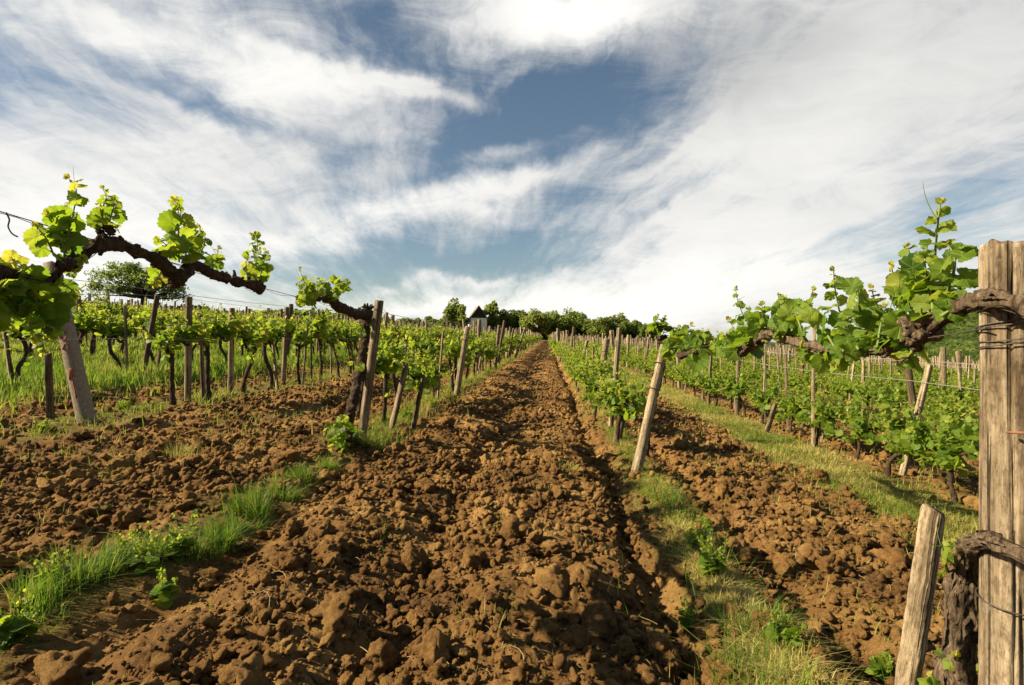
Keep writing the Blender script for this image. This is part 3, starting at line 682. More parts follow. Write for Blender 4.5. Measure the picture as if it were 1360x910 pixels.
def shag(g, P, R, n, seed, L=.07):
    """peeling strips of old bark along a stem"""
    r = np.random.default_rng(seed); Q, RR = resample(P, R, .008); T = unit(np.gradient(Q, axis=0))
    for i in range(n):
        m = int(r.uniform(.4, 1.3) * L / .008); a = int(r.integers(0, max(1, len(Q) - m - 1))); q = Q[a:a + m]; tt = T[a:a + m]; 
        if len(q) < 4: continue
        u = unit(np.cross(tt[0], r.normal(size=3))); off = RR[a:a + m] * (1.02 + .25 * np.linspace(0, 1, len(q)) ** 2 * r.random() + .25 * np.linspace(1, 0, len(q)) ** 4 * r.random())
        C = q + u * off[:, None] + r.normal(0, .0006, (len(q), 3)); w = np.cross(tt, u) * (r.uniform(.0012, .0035) * np.sin(np.linspace(.3, 2.9, len(q))))[:, None]
        k = np.arange(len(q) - 1); g.add(np.concatenate([C - w, C + w]), np.stack([k, k + 1, k + 1 + len(q), k + len(q)], 1))
def spurs(g, P, R, n, seed):
    """pruned stubs along an arm"""
    r = np.random.default_rng(seed)
    for i in range(n):
        f = r.uniform(.5, len(P) - 1.6); a = P[int(f)] + (P[int(f) + 1] - P[int(f)]) * (f % 1); rr = R[int(f)]; d = unit(r.normal(size=3) * (.6, .6, .5) + UP * .8); L = rr * r.uniform(1.5, 3.2)
        add_tube(g, [a, a + d * L * .6, a + d * L + r.normal(0, rr * .15, 3)], [rr * .6, rr * .42, rr * .34], n=7, gnarl=.4, seed=seed + i, step=rr * .25, freq=60)
# -- old vine whose arm hangs on the wire at the left edge
loc = np.array([ROW_L, 1.1, zb(ROW_L, 1.1)]); VL = vine(loc, 'old vine with a thick dark arched arm hung on the wire')
g = Geo(); P = np.array([loc + (0, 0, -.1), loc + (.02, -.02, .3), loc + (-.02, .05, .7), loc + (0, .12, 1.0), V(-60, 385, ROW_L), V(-5, 360, ROW_L)])
add_tube(g, local(P, loc), [.05, .04, .036, .034, .03, .022], n=16, gnarl=.3, seed=1, step=.02, freq=20, ridges=.2); g.build('trunk', M['bark'], VL)
g = Geo(); P, R = path_V([(-5, 360, 8), (30, 366, 7), (62, 371, 10), (84, 354, 11), (103, 343, 11), (121, 331, 9.5), (142, 322, 9), (167, 326, 8), (190, 336, 8), (210, 348, 8.5), (225, 361, 10), (236, 370, 12), (240, 368, 10), (250, 357, 8), (260, 353, 7.5), (277, 362, 7.5), (300, 371, 7), (326, 377, 7), (343, 383, 9)], ROW_L, 0, .015, 2)
add_tube(g, local(P, loc), R * .78, n=24, gnarl=.55, seed=4, step=.005, freq=17, ridges=.3); shag(g, local(P, loc), R * .8, 260, 17, .07); spurs(g, local(P, loc), R * .78, 16, 61)
for (x, y, rp, s) in [(140, 307, 13, 1), (182, 327, 5, 2), (232, 375, 11, 3), (345, 384, 9, 4), (255, 350, 5, 5), (92, 350, 11, 6), (318, 377, 6, 8), (205, 352, 5, 9)]:
    c = V(x, y, ROW_L); knob(g, local(c, loc), pxr(rp, (c - CAM) @ FWD), s, 9)
g.build('cordon', M['bark'], VL)
for k, (pts, n, lp, tn) in enumerate([
        ([(84, 347), (92, 305), (100, 270), (101, 248), (92, 238)], 11, 46, .5), ([(86, 330), (76, 300), (66, 285)], 6, 46, .4), ([(72, 340), (62, 318), (48, 300)], 6, 42, .45),
        ([(138, 304), (136, 280), (141, 262), (136, 250)], 12, 27, .5), ([(144, 300), (150, 278), (152, 262)], 9, 25, .45),
        ([(238, 348), (237, 310), (240, 280), (230, 264)], 13, 36, .45), ([(244, 348), (252, 322), (262, 300)], 11, 30, .45), ([(234, 345), (220, 325), (212, 318)], 7, 36, .5), ([(262, 346), (272, 322), (268, 306)], 8, 24, .5),
        ([(282, 358), (288, 342), (290, 330)], 9, 24, .5), ([(336, 376), (340, 345), (342, 322), (334, 312)], 14, 28, .45), ([(342, 378), (350, 352), (352, 332)], 10, 25, .42), ([(330, 376), (327, 352), (330, 335)], 7, 24, .5),
        ([(214, 362), (206, 372), (204, 380)], 6, 20, .75),
        ([(30, 372), (20, 392), (8, 412), (2, 430)], 14, 44, .4), ([(52, 376), (48, 400), (40, 425), (44, 450)], 16, 42, .35), ([(58, 378), (66, 398), (64, 420), (60, 445)], 12, 38, .42), ([(40, 372), (28, 360), (22, 352), (18, 344)], 6, 40, .75),
        ([(78, 372), (96, 388), (112, 380)], 8, 34, .5), ([(10, 368), (-8, 395), (-14, 430), (-6, 462)], 10, 44, .35), ([(60, 380), (62, 410), (60, 440), (56, 468)], 15, 38, .38), ([(88, 366), (104, 352), (112, 345)], 6, 28, .5)]):
    hero_shoot(VL, loc, pts, ROW_L, n, lp, 500 + k, tn, k % 3 == 0, jit=.03)

# -- vine beside the round post of the left row
pb = G(463, 572); loc = np.array([pb[0], pb[1], zb(pb[0], pb[1])]); V2 = vine(loc, 'old vine with bare twin trunk and one raised arm beside the leaning round post')
g = Geo(); P, R = path_V([(460, 585, 7), (463, 568, 6.5), (470, 528, 6), (479, 486, 5.5), (484, 446, 5.5), (486, 424, 7), (488, 414, 7)], ROW_L, .03, .006, 6)
add_tube(g, local(P, loc), R, n=16, gnarl=.4, seed=6, step=.008, freq=36, ridges=.25); shag(g, local(P, loc), R, 70, 18, .12)
P, R = path_V([(477, 548, 3.5), (479, 528, 4), (483, 500, 3.5), (485, 470, 4)], ROW_L, -.02, .004, 7); add_tube(g, local(P, loc), R, n=9, gnarl=.3, seed=7, step=.015, freq=28)
g.build('trunk', M['bark'], V2); g = Geo()
P, R = path_V([(490, 416, 6), (476, 418, 5.5), (458, 411, 5), (450, 408, 6.5), (442, 401, 5), (430, 396, 4), (420, 396, 3.5)], ROW_L, .03, .008, 8); add_tube(g, local(P, loc), R, n=14, gnarl=.5, seed=8, step=.008, freq=40); shag(g, local(P, loc), R, 40, 19, .08)
for (x, y, rp, s) in [(487, 410, 8, 21), (451, 409, 7, 22), (494, 408, 5, 23), (478, 412, 4, 24)]:
    c = V(x, y, ROW_L, .03); knob(g, local(c, loc), pxr(rp, (c - CAM) @ FWD), s, 7)
g.build('cordon', M['bark'], V2)
for k, (pts, n, lp) in enumerate([([(424, 396), (412, 384), (404, 374), (398, 358)], 13, 24), ([(432, 397), (428, 384), (424, 372)], 10, 24), ([(440, 399), (444, 384), (450, 370)], 12, 22), ([(420, 396), (406, 396), (396, 400)], 12, 24), ([(446, 400), (454, 386), (460, 372)], 9, 20), ([(416, 392), (404, 386), (396, 380)], 10, 22),
                                  ([(487, 432), (496, 428), (500, 420)], 7, 13), ([(484, 440), (476, 436), (472, 428)], 7, 13), ([(482, 470), (500, 462), (512, 450)], 8, 14), ([(478, 486), (466, 482)], 3, 16), ([(486, 455), (500, 470), (506, 482)], 8, 14),
                                  ([(462, 572), (450, 560), (440, 565), (432, 572)], 10, 20), ([(462, 575), (458, 590), (450, 604)], 12, 20), ([(464, 575), (468, 585), (466, 602)], 12, 20), ([(460, 578), (446, 582), (440, 598)], 12, 20), ([(466, 572), (474, 576), (478, 590)], 9, 18)]):
    hero_shoot(V2, loc, pts, ROW_L, n, lp, 560 + k, .5 if k < 6 else .45, k < 5, .03, jit=.05)

# -- old vine on the near right post
loc = np.array([.62, .88, zb(.62, .88)]); V3 = vine(loc, 'shaggy old vine wrapped round the thick grey post, broad sunlit leaves on its arm')
g = Geo(); P, R = path_V([(1262, 1330, 34), (1266, 1100, 30), (1270, 960, 27), (1272, 880, 25), (1280, 800, 24), (1284, 752, 21), (1290, 728, 17, -.03), (1310, 718, 15, -.06), (1340, 728, 15, -.07), (1372, 742, 15, -.05)], ROW_R, 0, .003, 31)
add_tube(g, local(P, loc), R * .7, n=40, gnarl=.5, seed=31, step=.004, freq=20, ridges=.4, twist=9); shag(g, local(P, loc)[1:], R[1:] * .72, 150, 7)
g.build('trunk', M['bark2'], V3); g = Geo()
P, R = path_V([(1430, 700, 16), (1450, 560, 16), (1420, 440, 17), (1375, 412, 18, -.045), (1335, 400, 18, -.06), (1300, 401, 17, -.05), (1275, 408, 17, -.02), (1248, 420, 18), (1224, 436, 23), (1206, 452, 18), (1186, 462, 12), (1159, 465, 11), (1127, 468, 10), (1100, 463, 9), (1068, 457, 9), (1040, 448, 9), (1020, 444, 11), (1003, 453, 10), (990, 463, 10), (984, 468, 8)], ROW_R, 0, .006, 33)
add_tube(g, local(P, loc), R * .66, n=34, gnarl=.5, seed=33, step=.005, freq=20, ridges=.3, twist=7)
for (x, y, rp, s) in [(1226, 440, 26, 41), (1214, 455, 18, 42), (1318, 398, 15, 43), (1018, 443, 9, 44), (1135, 468, 11, 45), (1085, 456, 7, 46)]:
    c = V(x, y, ROW_R); c = c - unit(c - CAM) * (.055 if s == 43 else .0); knob(g, local(c, loc), pxr(rp, (c - CAM) @ FWD), s, 10)
shag(g, local(P, loc), R * .68, 200, 9, .06); spurs(g, local(P, loc), R * .6, 9, 62); g.build('cordon', M['bark2'], V3)
for k, (pts, n, lp, tn) in enumerate([
        ([(1236, 424), (1240, 375), (1243, 325), (1247, 285), (1250, 266)], 10, 46, .5), ([(1225, 428), (1218, 385), (1212, 350), (1206, 330)], 11, 52, .42), ([(1248, 415), (1262, 380), (1268, 345), (1258, 322)], 12, 48, .42), ([(1222, 432), (1202, 405), (1190, 380), (1184, 355)], 11, 50, .45), ([(1240, 420), (1236, 385), (1228, 350), (1232, 325)], 11, 46, .45),
        ([(1212, 445), (1186, 425), (1165, 405), (1158, 385)], 11, 48, .45), ([(1200, 455), (1180, 452), (1160, 440)], 7, 48, .4), ([(1215, 458), (1208, 472), (1196, 482)], 6, 44, .5), ([(1250, 420), (1270, 405), (1276, 380)], 8, 40, .38), ([(1230, 436), (1210, 430), (1192, 440)], 6, 52, .5),
        ([(1160, 462), (1148, 430), (1140, 400), (1140, 374)], 11, 42, .48), ([(1130, 464), (1118, 425), (1110, 390), (1107, 360)], 13, 42, .42), ([(1108, 460), (1090, 430), (1076, 405), (1080, 385)], 12, 42, .44), ([(1140, 464), (1128, 440), (1125, 415)], 9, 44, .4), ([(1095, 460), (1100, 475), (1108, 486)], 7, 38, .5), ([(1085, 458), (1070, 470), (1066, 480)], 6, 36, .48), ([(1120, 466), (1122, 480), (1118, 490)], 6, 36, .4), ([(1070, 456), (1060, 425), (1052, 408)], 10, 38, .45), ([(1165, 462), (1170, 430), (1176, 408)], 9, 42, .4),
        ([(1040, 448), (1036, 420), (1034, 392)], 10, 36, .45), ([(1020, 444), (1014, 420), (1012, 405)], 8, 36, .42), ([(1052, 452), (1046, 430), (1036, 418)], 8, 38, .42), ([(1004, 452), (990, 425), (980, 400), (977, 384)], 11, 32, .48), ([(994, 460), (978, 440), (968, 425)], 10, 32, .42), ([(988, 464), (970, 452), (955, 442)], 9, 30, .45), ([(984, 466), (962, 462), (945, 456)], 8, 30, .42), ([(1000, 456), (1000, 430), (994, 412)], 8, 32, .5),
        ([(1262, 770), (1254, 745), (1252, 730), (1264, 716)], 7, 26, .55), ([(1275, 1000), (1280, 940), (1272, 895), (1266, 870)], 8, 58, .42), ([(1262, 985), (1248, 930), (1240, 900)], 7, 56, .48), ([(1290, 960), (1298, 910), (1306, 880)], 6, 44, .4)]):
    hero_shoot(V3, loc, pts, ROW_R, n, lp, 620 + k, tn, k % 3 == 0, .0, jit=.03 if k < 10 else .05, stem=.003)

# -- the vine at the leaning split post
pb = G(862, 628); loc = np.array([pb[0], pb[1], zb(pb[0], pb[1])]); V4 = vine(loc, 'old vine with a knobbly head and leaf tuft above the leaning split post')
g = Geo(); P = np.array([loc + (0, .22, -.1), loc + (.03, .2, .3), loc + (.10, .14, .65), at_depth(880, 470, (loc - CAM) @ FWD + .1), at_depth(879, 452, (loc - CAM) @ FWD + .02)])
add_tube(g, local(P, loc), [.032, .026, .024, .026, .032], n=12, gnarl=.35, seed=51, step=.015, freq=26); t4 = (loc - CAM) @ FWD
for (x, y, rp, s) in [(878, 448, 9, 51), (884, 456, 6, 52)]: knob(g, local(at_depth(x, y, t4), loc), pxr(rp, t4), s, 8)
g.build('trunk', M['bark'], V4); g = Geo()
P = np.array([at_depth(886, 455, t4), at_depth(900, 462, t4 - .3), at_depth(903, 472, t4 - .5), at_depth(925, 468, t4 - .8)]); add_tube(g, local(P, loc), [.022, .02, .022, .015], n=10, gnarl=.4, seed=53, step=.012, freq=30); g.build('cordon', M['bark'], V4)
for k, (pts, n, lp, dt) in enumerate([([(876, 446), (872, 432), (874, 420)], 14, 17, 0), ([(880, 446), (884, 432), (884, 422)], 12, 17, 0), ([(900, 462), (898, 446), (902, 436)], 10, 24, -.3), ([(906, 470), (912, 450), (917, 432)], 11, 26, -.5), ([(916, 468), (928, 450), (938, 440)], 11, 27, -.7), ([(900, 470), (892, 462), (890, 450)], 9, 22, -.4), ([(920, 468), (936, 458), (948, 452)], 10, 28, -.8)]):
    tt = t4 + dt; P, _ = resample(np.array([at_depth(x, y, tt) for x, y in pts]), np.ones(len(pts)), .015); r = np.random.default_rng(700 + k); gs, gl = Geo(), Geo()
    shoot(gl, gs, local(P, loc), n, pxr(lp, tt), r, HERO_LEAF, .003, .45, 0, False); s = gs.build('shoot', M['stem'], V4); gl.build('foliage', M['leaf'], s)

# ------------------------------------------------------------------ rows of vines, posts and stakes
ONES = 'zeroth first second third fourth fifth sixth seventh eighth ninth tenth eleventh twelfth thirteenth fourteenth fifteenth sixteenth seventeenth eighteenth nineteenth'.split()
TENS = {2: ('twenty', 'twentieth'), 3: ('thirty', 'thirtieth'), 4: ('forty', 'fortieth'), 5: ('fifty', 'fiftieth'), 6: ('sixty', 'sixtieth'), 7: ('seventy', 'seventieth')}
def nth(i):
    if i < 20: return ONES[i]
    return TENS[i // 10][1] if i % 10 == 0 else TENS[i // 10][0] + '-' + ONES[i % 10]
rows = {}
for k in range(46): rows[('left', k + 1)] = ROW_L - PITCH * 1.01 * k
for k in range(36): rows[('right', k + 1)] = ROW_R + PITCH * k
def row_words(side, k): return f'{nth(k)} row {side} of the aisle'
r = np.random.default_rng(77)
cands, stakes = [], []
for (side, k), X0 in rows.items():
    y = r.uniform(0, .6); end = 132 - max(0, -X0 - 60) * .4
    if (side, k) == ('left', 1): y = 5.35
    if (side, k) == ('right', 1): y = 5.3
    if (side, k) == ('left', 2): y = 4.2
    if (side, k) == ('right', 2): y = 2.75
    while y < end:
        x = X0 + r.normal(0, .04)
        if y > 1.5:
            px, py, t = project((x, y, base(np.array(x), np.array(y)) + .6))
            if t > 1 and -90 < px < 1450 and not ((side, k) == ('left', 2) and abs(y - cpb[1]) < .62): cands.append((t, side, k, x, y, px))
        y += r.uniform(.56, .82) if side == 'left' else r.uniform(.62, .86)
# the near row ends keep clear of the hand-placed vines and posts
cands.sort(key=lambda c: c[0])
NV = 296
things = cands[:NV]; far = cands[NV:]
count = {}
LOOK = {'cordon': ['low leafy', 'bushy', 'sparse', 'upright', 'wide', 'thin', 'full', 'short'], 'bush': ['bushy', 'dense', 'round', 'spreading', 'upright', 'loose', 'full', 'ragged']}
per_row = {}
for c in sorted(things, key=lambda c: (c[1], c[2], c[4])): per_row.setdefault((c[1], c[2]), []).append(c)
made = {}
for (side, k), lst in per_row.items():
    for i, (t, _, _, x, y, px) in enumerate(lst):
        style = 'cordon' if side == 'left' else 'bush'
        if (side, k) == ('left', 1) and r.random() < .5: style = 'bush'
        v = int(r.integers(0, 8)); mt, mf = PROTO[style][v]
        s = r.uniform(.88, 1.1) * (.88 if side == 'right' and k == 1 else .80 if side == 'right' else .86 if k == 1 else .97)
        e = empty('grape_vine', (x, y, zb(x, y)), f'leafy vine, {nth(i + 1)} from the near end, {row_words(side, k)}', 'grapevine', 'grape vines trained along the rows', (r.normal(0, .06), r.normal(0, .05), r.choice([0, PI]) + r.normal(0, .12)))
        e.scale = (s, s, s)
        link('trunk', mt, e); link('foliage', mf, e)
# stakes beside the vines (things) and posts carrying the wires
pc_, sc_ = {}, {}
def small_stake(a, b, w, label, seed, mat):
    L = float(np.linalg.norm(np.subtract(b, a))); o = square_stake(L, w, w * .8, seed, .9, .08, 8).build('wooden_stake', M[mat]); place_axis(o, a, b, rng.uniform(0, 6))
    return tag(o, label, 'stake', 'stakes beside the vines')
seen_posts = [  # foot, tip, radius, material, label
    ((791, 541), (806, 450), .05, 'wood2', 'pale post with a sunlit flat top, next after the leaning split post'), ((769, 496), (780, 452), .05, 'wood2', 'leaning pale post, third along the row behind the split post'), ((757, 482), (762, 449), .05, 'wood', 'thin grey post, fourth along the row behind the split post'),
    ((606, 527), (621, 434), .045, 'wood2', 'bright sunlit leaning post in the row left of the aisle'), ((657, 492), (663, 432), .05, 'wood', 'grey upright post further along the row left of the aisle'), ((684, 476), (697, 437), .05, 'wood2', 'small pale post far along the row left of the aisle')]
for i, (pb_, pt_, rad, m, lab) in enumerate(seen_posts):
    a, b = stand(pb_, pt_); wooden_post(a, b, rad, lab, 130 + i, m, .92, (.8,), False)
for i, (px, py, pxb, X0, lab) in enumerate([(251, 394, 249, ROW_L - PITCH, 'tall weathered post under the wide tree'), (308, 409, 306, ROW_L - PITCH, 'shorter dark post between two taller posts behind the vines'), (381, 408, 376, ROW_L - PITCH, 'tall brown post standing among leaves below the arm tip of the old vine'), (423, 411, 421, ROW_L - 2 * PITCH, 'small brown post seen below the raised arm'), (514, 415, 506, ROW_L - PITCH, 'short pale post just behind the round leaning post')]):
    a = V(pxb, 470, X0 - .16); a[2] = zb(a[0], a[1]); b = at_depth(px, py, (a - CAM) @ FWD); wooden_post(a, b, .036, lab, 150 + i, 'wood2' if i % 2 else 'wood', .95, (.9,), False)
for i, (pb_, pt_, w, m, lab) in enumerate([((519, 588 - 12), (540, 483), .05, 'wood', 'thick brown stake leaning right, next to the round leaning post'), ((548, 572), (562, 500), .045, 'wood3', 'dark stake behind a leafy round vine in the left row'),
        ((819, 593), (836, 521), .085, 'wood3', 'stout brown stump of a stake beside the leaning split post'), ((801, 549), (814, 481), .028, 'wood2', 'thin pale stick standing left of the brown stump'), ((812, 564), (820, 512), .03, 'wood', 'short thin stick between the stump and the pale stick'),
        ((1198, 632), (1235, 484), .05, 'wood2', 'long pale stake leaning right over the grass in the second row'), ((1018, 575), (1030, 536), .05, 'wood', 'short grey stake at the grass edge leaning right'), ((1062, 572), (1074, 545), .06, 'wood3', 'dark broken stake stub in the second row on the right'), ((1092, 588), (1096, 556), .035, 'wood2', 'little white stake beside the broken dark stub'),
        ((67, 560), (64, 470), .05, 'wood3', 'dark upright stake left of the concrete post'), ((470, 0), (0, 0), 0, '', '')]):
    if w == 0: continue
    a, b = stand(pb_, pt_); small_stake(a, b, w, lab, 170 + i, m)
n_st = 0
for (side, k), lst in per_row.items():
    j = 0; q = 0
    for i, (t, _, _, x, y, px) in enumerate(lst):
        near_seen = k <= 2 and t < 6.0
        if r.random() < (.42 if side == 'left' else .62) and not near_seen:
            q += 1; h = r.uniform(.75, 1.12) if k == 1 or side == 'left' else r.uniform(.95, 1.3); lean = r.normal(.06 if side == 'right' or k == 1 else .0, .08)
            xx, yy = x + r.normal(0, .05), y + r.normal(0, .08); a = (xx, yy, zb(xx, yy)); b = (xx + lean * h, yy + r.normal(0, .05), a[2] + h)
            small_stake(a, b, r.uniform(.028, .05), f'wooden vine stake, {nth(q)} from the near end, {row_words(side, k)}', 200 + i, ['wood', 'wood2', 'wood3', 'wood2'][int(r.integers(0, 4))] if side == 'left' else ['wood2', 'wood2', 'wood'][int(r.integers(0, 3))])
        if i % (7 if side == 'left' else 5) == 3 and not (k <= 2 and t < 12):
            j += 1; h = r.uniform(1.15, 1.35); yy = y + .4; a = (x, yy, zb(x, yy)); b = (x + r.normal(.05, .08) * h, yy + r.normal(0, .04), a[2] + h)
            wooden_post(a, b, r.uniform(.035, .05), f'tall wire post, {nth(j)} from the near end, {row_words(side, k)}', 400 + i, ['wood', 'wood2', 'wood3'][int(r.integers(0, 3))], .95, (), False)

# the vines and stakes beyond, too many to tell apart
def far_vines():
    g = Geo(); rr = np.random.default_rng(9); A = np.array([(c[3], c[4], c[0]) for c in far]); z = base(A[:, 0], A[:, 1])
    near = A[:, 2] < 60
    for m, per, size in ((near, 120, .115), (~near, 48, .19)):
        B = A[m]; zz = z[m]; n = len(B) * per; i = np.repeat(np.arange(len(B)), per)
        P = np.stack([B[i, 0] + rr.normal(0, .16, n), B[i, 1] + rr.uniform(-.5, .5, n), zz[i] + np.where(B[i, 0] > 0, .22 + .60 * rr.beta(1.6, 1.5, n), .40 + .60 * rr.beta(1.6, 1.5, n))], 1)
        lush = .75 + .5 * rr.random(len(B)); keep = rr.random(n) < lush[i]; P = P[keep]; n = len(P)
        Y_ = unit(rr.normal(size=(n, 3)) + (0, 0, -.1)); Z_ = unit(UP * .8 + rr.normal(size=(n, 3)) * .6)
        put_leaves(g, [(q[0][:, :] - np.array([0, .55, .12]), q[1], q[2]) for q in [leaf_proto(6, s, .3, .2, 1, False) for s in (1, 2)]], P, Y_, Z_, size * rr.uniform(.5, .85, n), np.clip(rr.normal(.5, .16, n), 0, 1))
    tag(g.build('distant_vines', [M['far_leaf']]), kind='stuff')
    g = Geo(); n = len(A); a = np.stack([A[:, 0], A[:, 1], z], 1)
    box = np.array([(x, y, q) for q in (0, 1) for x, y in ((-1, -1), (1, -1), (1, 1), (-1, 1))], float); bf = np.array([(0, 1, 5, 4), (1, 2, 6, 5), (2, 3, 7, 6), (3, 0, 4, 7), (4, 5, 6, 7)])
    k = np.ones(n, bool); Rm = rotmats(n, rr, .1); sc = np.stack([np.full(n, .028), np.full(n, .028), rr.uniform(.45, .65, n)], 1); spread(g, (box, bf), a, Rm, sc, .5, 0)
    k = rr.random(n) < .95; a2 = a[k] + rr.normal(0, .1, (k.sum(), 3)) * (1, 1, 0); n2 = int(k.sum()); tall = rr.random(n2) < .25
    sc = np.stack([rr.uniform(.022, .038, n2) + .015 * tall] * 2 + [rr.uniform(1.05, 1.35, n2) + .2 * tall], 1); spread(g, (box, bf), a2, rotmats(n2, rr, .1), sc, .5, 1)
    tag(g.build('distant_stakes', [M['bark'], M['wood2']], smooth=False), kind='stuff')
far_vines()

# ------------------------------------------------------------------ trellis wires
def wire(pts, rad, label, n=5, mat='wire'):
    g = Geo(); add_tube(g, np.array(pts), rad, n=n, cap=False); tag(g.build('trellis_wire', M[mat]), label, 'wire', 'trellis wires')
def row_wire(X, y0, y1, h, label, rad=.0024, sag=.03, mat='steelwire'):
    ys = np.arange(y0, y1, .6); wire([(X + .01 * math.sin(y * .8), y, float(base(np.array(X), np.array(y))) + h - sag * abs(math.sin(y * PI / 4.6))) for y in ys], rad, label, 5, mat)
pts = [V(-260, 205, ROW_L), V(0, 281, ROW_L), V(180, 335, ROW_L), V(362, 386, ROW_L), V(430, 402, ROW_L), V(494, 414, ROW_L)]
P, _ = resample(np.array(pts), np.ones(len(pts)), .05); wire(P, .0017, 'thick dark wire running through the arched vine arm and the sky')
P2 = P + np.array([.004, 0, -.010]) + .006 * np.sin(np.arange(len(P)) * .9)[:, None] * np.array([0, .2, 1]); wire(P2, .0012, 'thin second wire twisted just below the thick dark wire')
c = V(8, 286, ROW_L); g = Geo(); add_tube(g, [c + (0, 0, .008), c + (.006, .004, -.012), c + (-.004, .01, -.03), c + (.004, .014, -.05), c + (.016, .02, -.058)], .0022, n=5, step=.006, gnarl=.3); tag(g.build('wire_scrap', M['wire']), 'little curled scrap of wire hanging from the thick wire', 'wire')
row_wire(ROW_L, 4.75, 110, 1.13, 'upper wire of the row left of the aisle')
row_wire(ROW_L, 4.9, 110, .75, 'lower wire of the row left of the aisle')
row_wire(ROW_L - PITCH, 3.0, 100, 1.2, 'upper wire of the second row left of the aisle')
row_wire(ROW_L - 2 * PITCH, 5.0, 100, 1.22, 'upper wire of the third row left of the aisle')
row_wire(ROW_L - PITCH, 3.0, 100, .72, 'lower wire of the second row left of the aisle')
row_wire(ROW_R, 4.3, 110, .98, 'upper wire of the row right of the aisle', .0016, .03, 'wire'); row_wire(ROW_R, 4.3, 110, .5, 'lower wire of the row right of the aisle', .0014, .03, 'wire')
row_wire(ROW_R + PITCH, 2.4, 90, 1.02, 'upper wire of the second row right of the aisle'); row_wire(ROW_R + PITCH, 2.4, 90, .85, 'lower wire of the second row right of the aisle'); row_wire(ROW_R + 2 * PITCH, 4, 90, 1.0, 'wire of the third row right of the aisle')
P = [V(1310, 436, ROW_R, .06), V(1210, 452, ROW_R), V(1120, 460, ROW_R), V(1000, 456, ROW_R), V(930, 460, ROW_R), at_depth(884, 462, 4.2)]; P, _ = resample(np.array(P), np.ones(len(P)), .05); wire(P, .0012, 'wire from the thick grey post to the leaning split post')
# nail in the thick post
c = at_depth(1338, 574, (pc - CAM) @ FWD - .036); e_ = at_depth(1378, 576, (pc - CAM) @ FWD - .075); g = Geo(); add_tube(g, [c, (c + e_) / 2, e_], .0022, n=8)
nail = g.build('nail', M['rust'], P1); nail.matrix_parent_inverse = Matrix.LocRotScale(P1.location, P1.rotation_euler, None).inverted()

# painted marks on the concrete post (on the face turned to the aisle)
gm = Geo(); q_ = CP.rotation_euler.to_quaternion(); vl = q_.inverted() @ (Vector(CAM) - CP.location); wx, wy = .115, .10
fx = abs(vl.x) > abs(vl.y); sg = 1 if (vl.x if fx else vl.y) > 0 else -1
for s_ in CP_MARKS:
    pts = []
    for u_, z_ in s_:
        f_ = 1 - .14 * z_ * 1.0; hh = sg * ((wx if fx else wy) * .5 * f_ + .0005); uu = u_ * .9
        pts.append((hh, uu * sg, z_ * Lc) if fx else (-uu * sg, hh, z_ * Lc))
    gm = Geo(); add_tube(gm, pts, .007, n=5, step=.012, gnarl=.3, freq=60); gm.build('painted_mark', M['redpaint'], CP)

# ------------------------------------------------------------------ weeds with flowering stems on the left bank
def weed(px, py, h, seed, label, n=4):
    r = np.random.default_rng(seed); p = G(px, py); loc = (p[0], p[1], zb(p[0], p[1]) + .01); gs, gl = Geo(), Geo()
    for i in range(n):
        P = shoot_path((r.normal(0, .015), r.normal(0, .015), 0), (r.normal(0, .35), r.normal(0, .35), 1), h * r.uniform(.6, 1.1), r, .3, 8); add_tube(gs, P, np.linspace(.0016, .0007, len(P)), n=4)
        m = 26; t = r.uniform(.35, 1, m); pos = np.stack([np.interp(t, np.linspace(0, 1, len(P)), P[:, j]) for j in range(3)], 1); d = unit(r.normal(size=(m, 3)) + UP * .6)
        put_leaves(gl, MID_LEAF, pos + d * .006, d, unit(r.normal(size=(m, 3))), np.full(m, .0065), np.clip(r.normal(.62, .15, m), 0, 1))
        m = 8; t = r.uniform(0, .5, m); pos = np.stack([np.interp(t, np.linspace(0, 1, len(P)), P[:, j]) for j in range(3)], 1); d = unit(r.normal(size=(m, 3)) * (1, 1, .4)); put_leaves(gl, MID_LEAF, pos, d, unit(UP + r.normal(size=(m, 3)) * .3), r.uniform(.018, .034, m), np.clip(r.normal(.45, .15, m), 0, 1))
    e = empty('weed', loc, label, 'weed', 'flowering weeds'); gs.build('stem', M['stem'], e); gl.build('foliage', M['leaf'], e)
for i, (px, py, h, lab, n) in enumerate([(195, 775, .17, 'tall thin-stemmed weed in the middle of the bank', 5), (235, 750, .17, 'seeding weed just left of the dense dark tuft', 6), (160, 760, .13, 'pale yellow-green weed beside a dry red stalk', 5), (70, 790, .12, 'low weed between the two lowest grass tufts', 4), (215, 795, .09, 'leafy rosette weed at the foot of the bank', 4), (10, 870, .13, 'drooping weed in the lowest corner of the bank', 5),
                                         (945, 780, .16, 'feathery light green weed in the grass strip', 8), (925, 745, .12, 'weed where the grass strip narrows', 6), (935, 715, .10, 'small bright leafy weed next to the long clod', 5), (1040, 885, .14, 'weed with seed heads at the near end of the grass strip', 6), (915, 820, .08, 'pointed broad-leaved weed at the edge of the furrow', 3), (1165, 890, .09, 'spiky weed left of the short square stake', 5),
                                         (60, 575, .10, 'dry yellow weed at the foot of the dark stake', 8), (165, 545, .12, 'weed patch beside the concrete post', 8), (540, 560, .14, 'green weed under the leafy round vine', 7), (575, 545, .2, 'bright weed climbing a stake in the left row', 8)]):
    weed(px, py, h, 800 + i, lab, n)

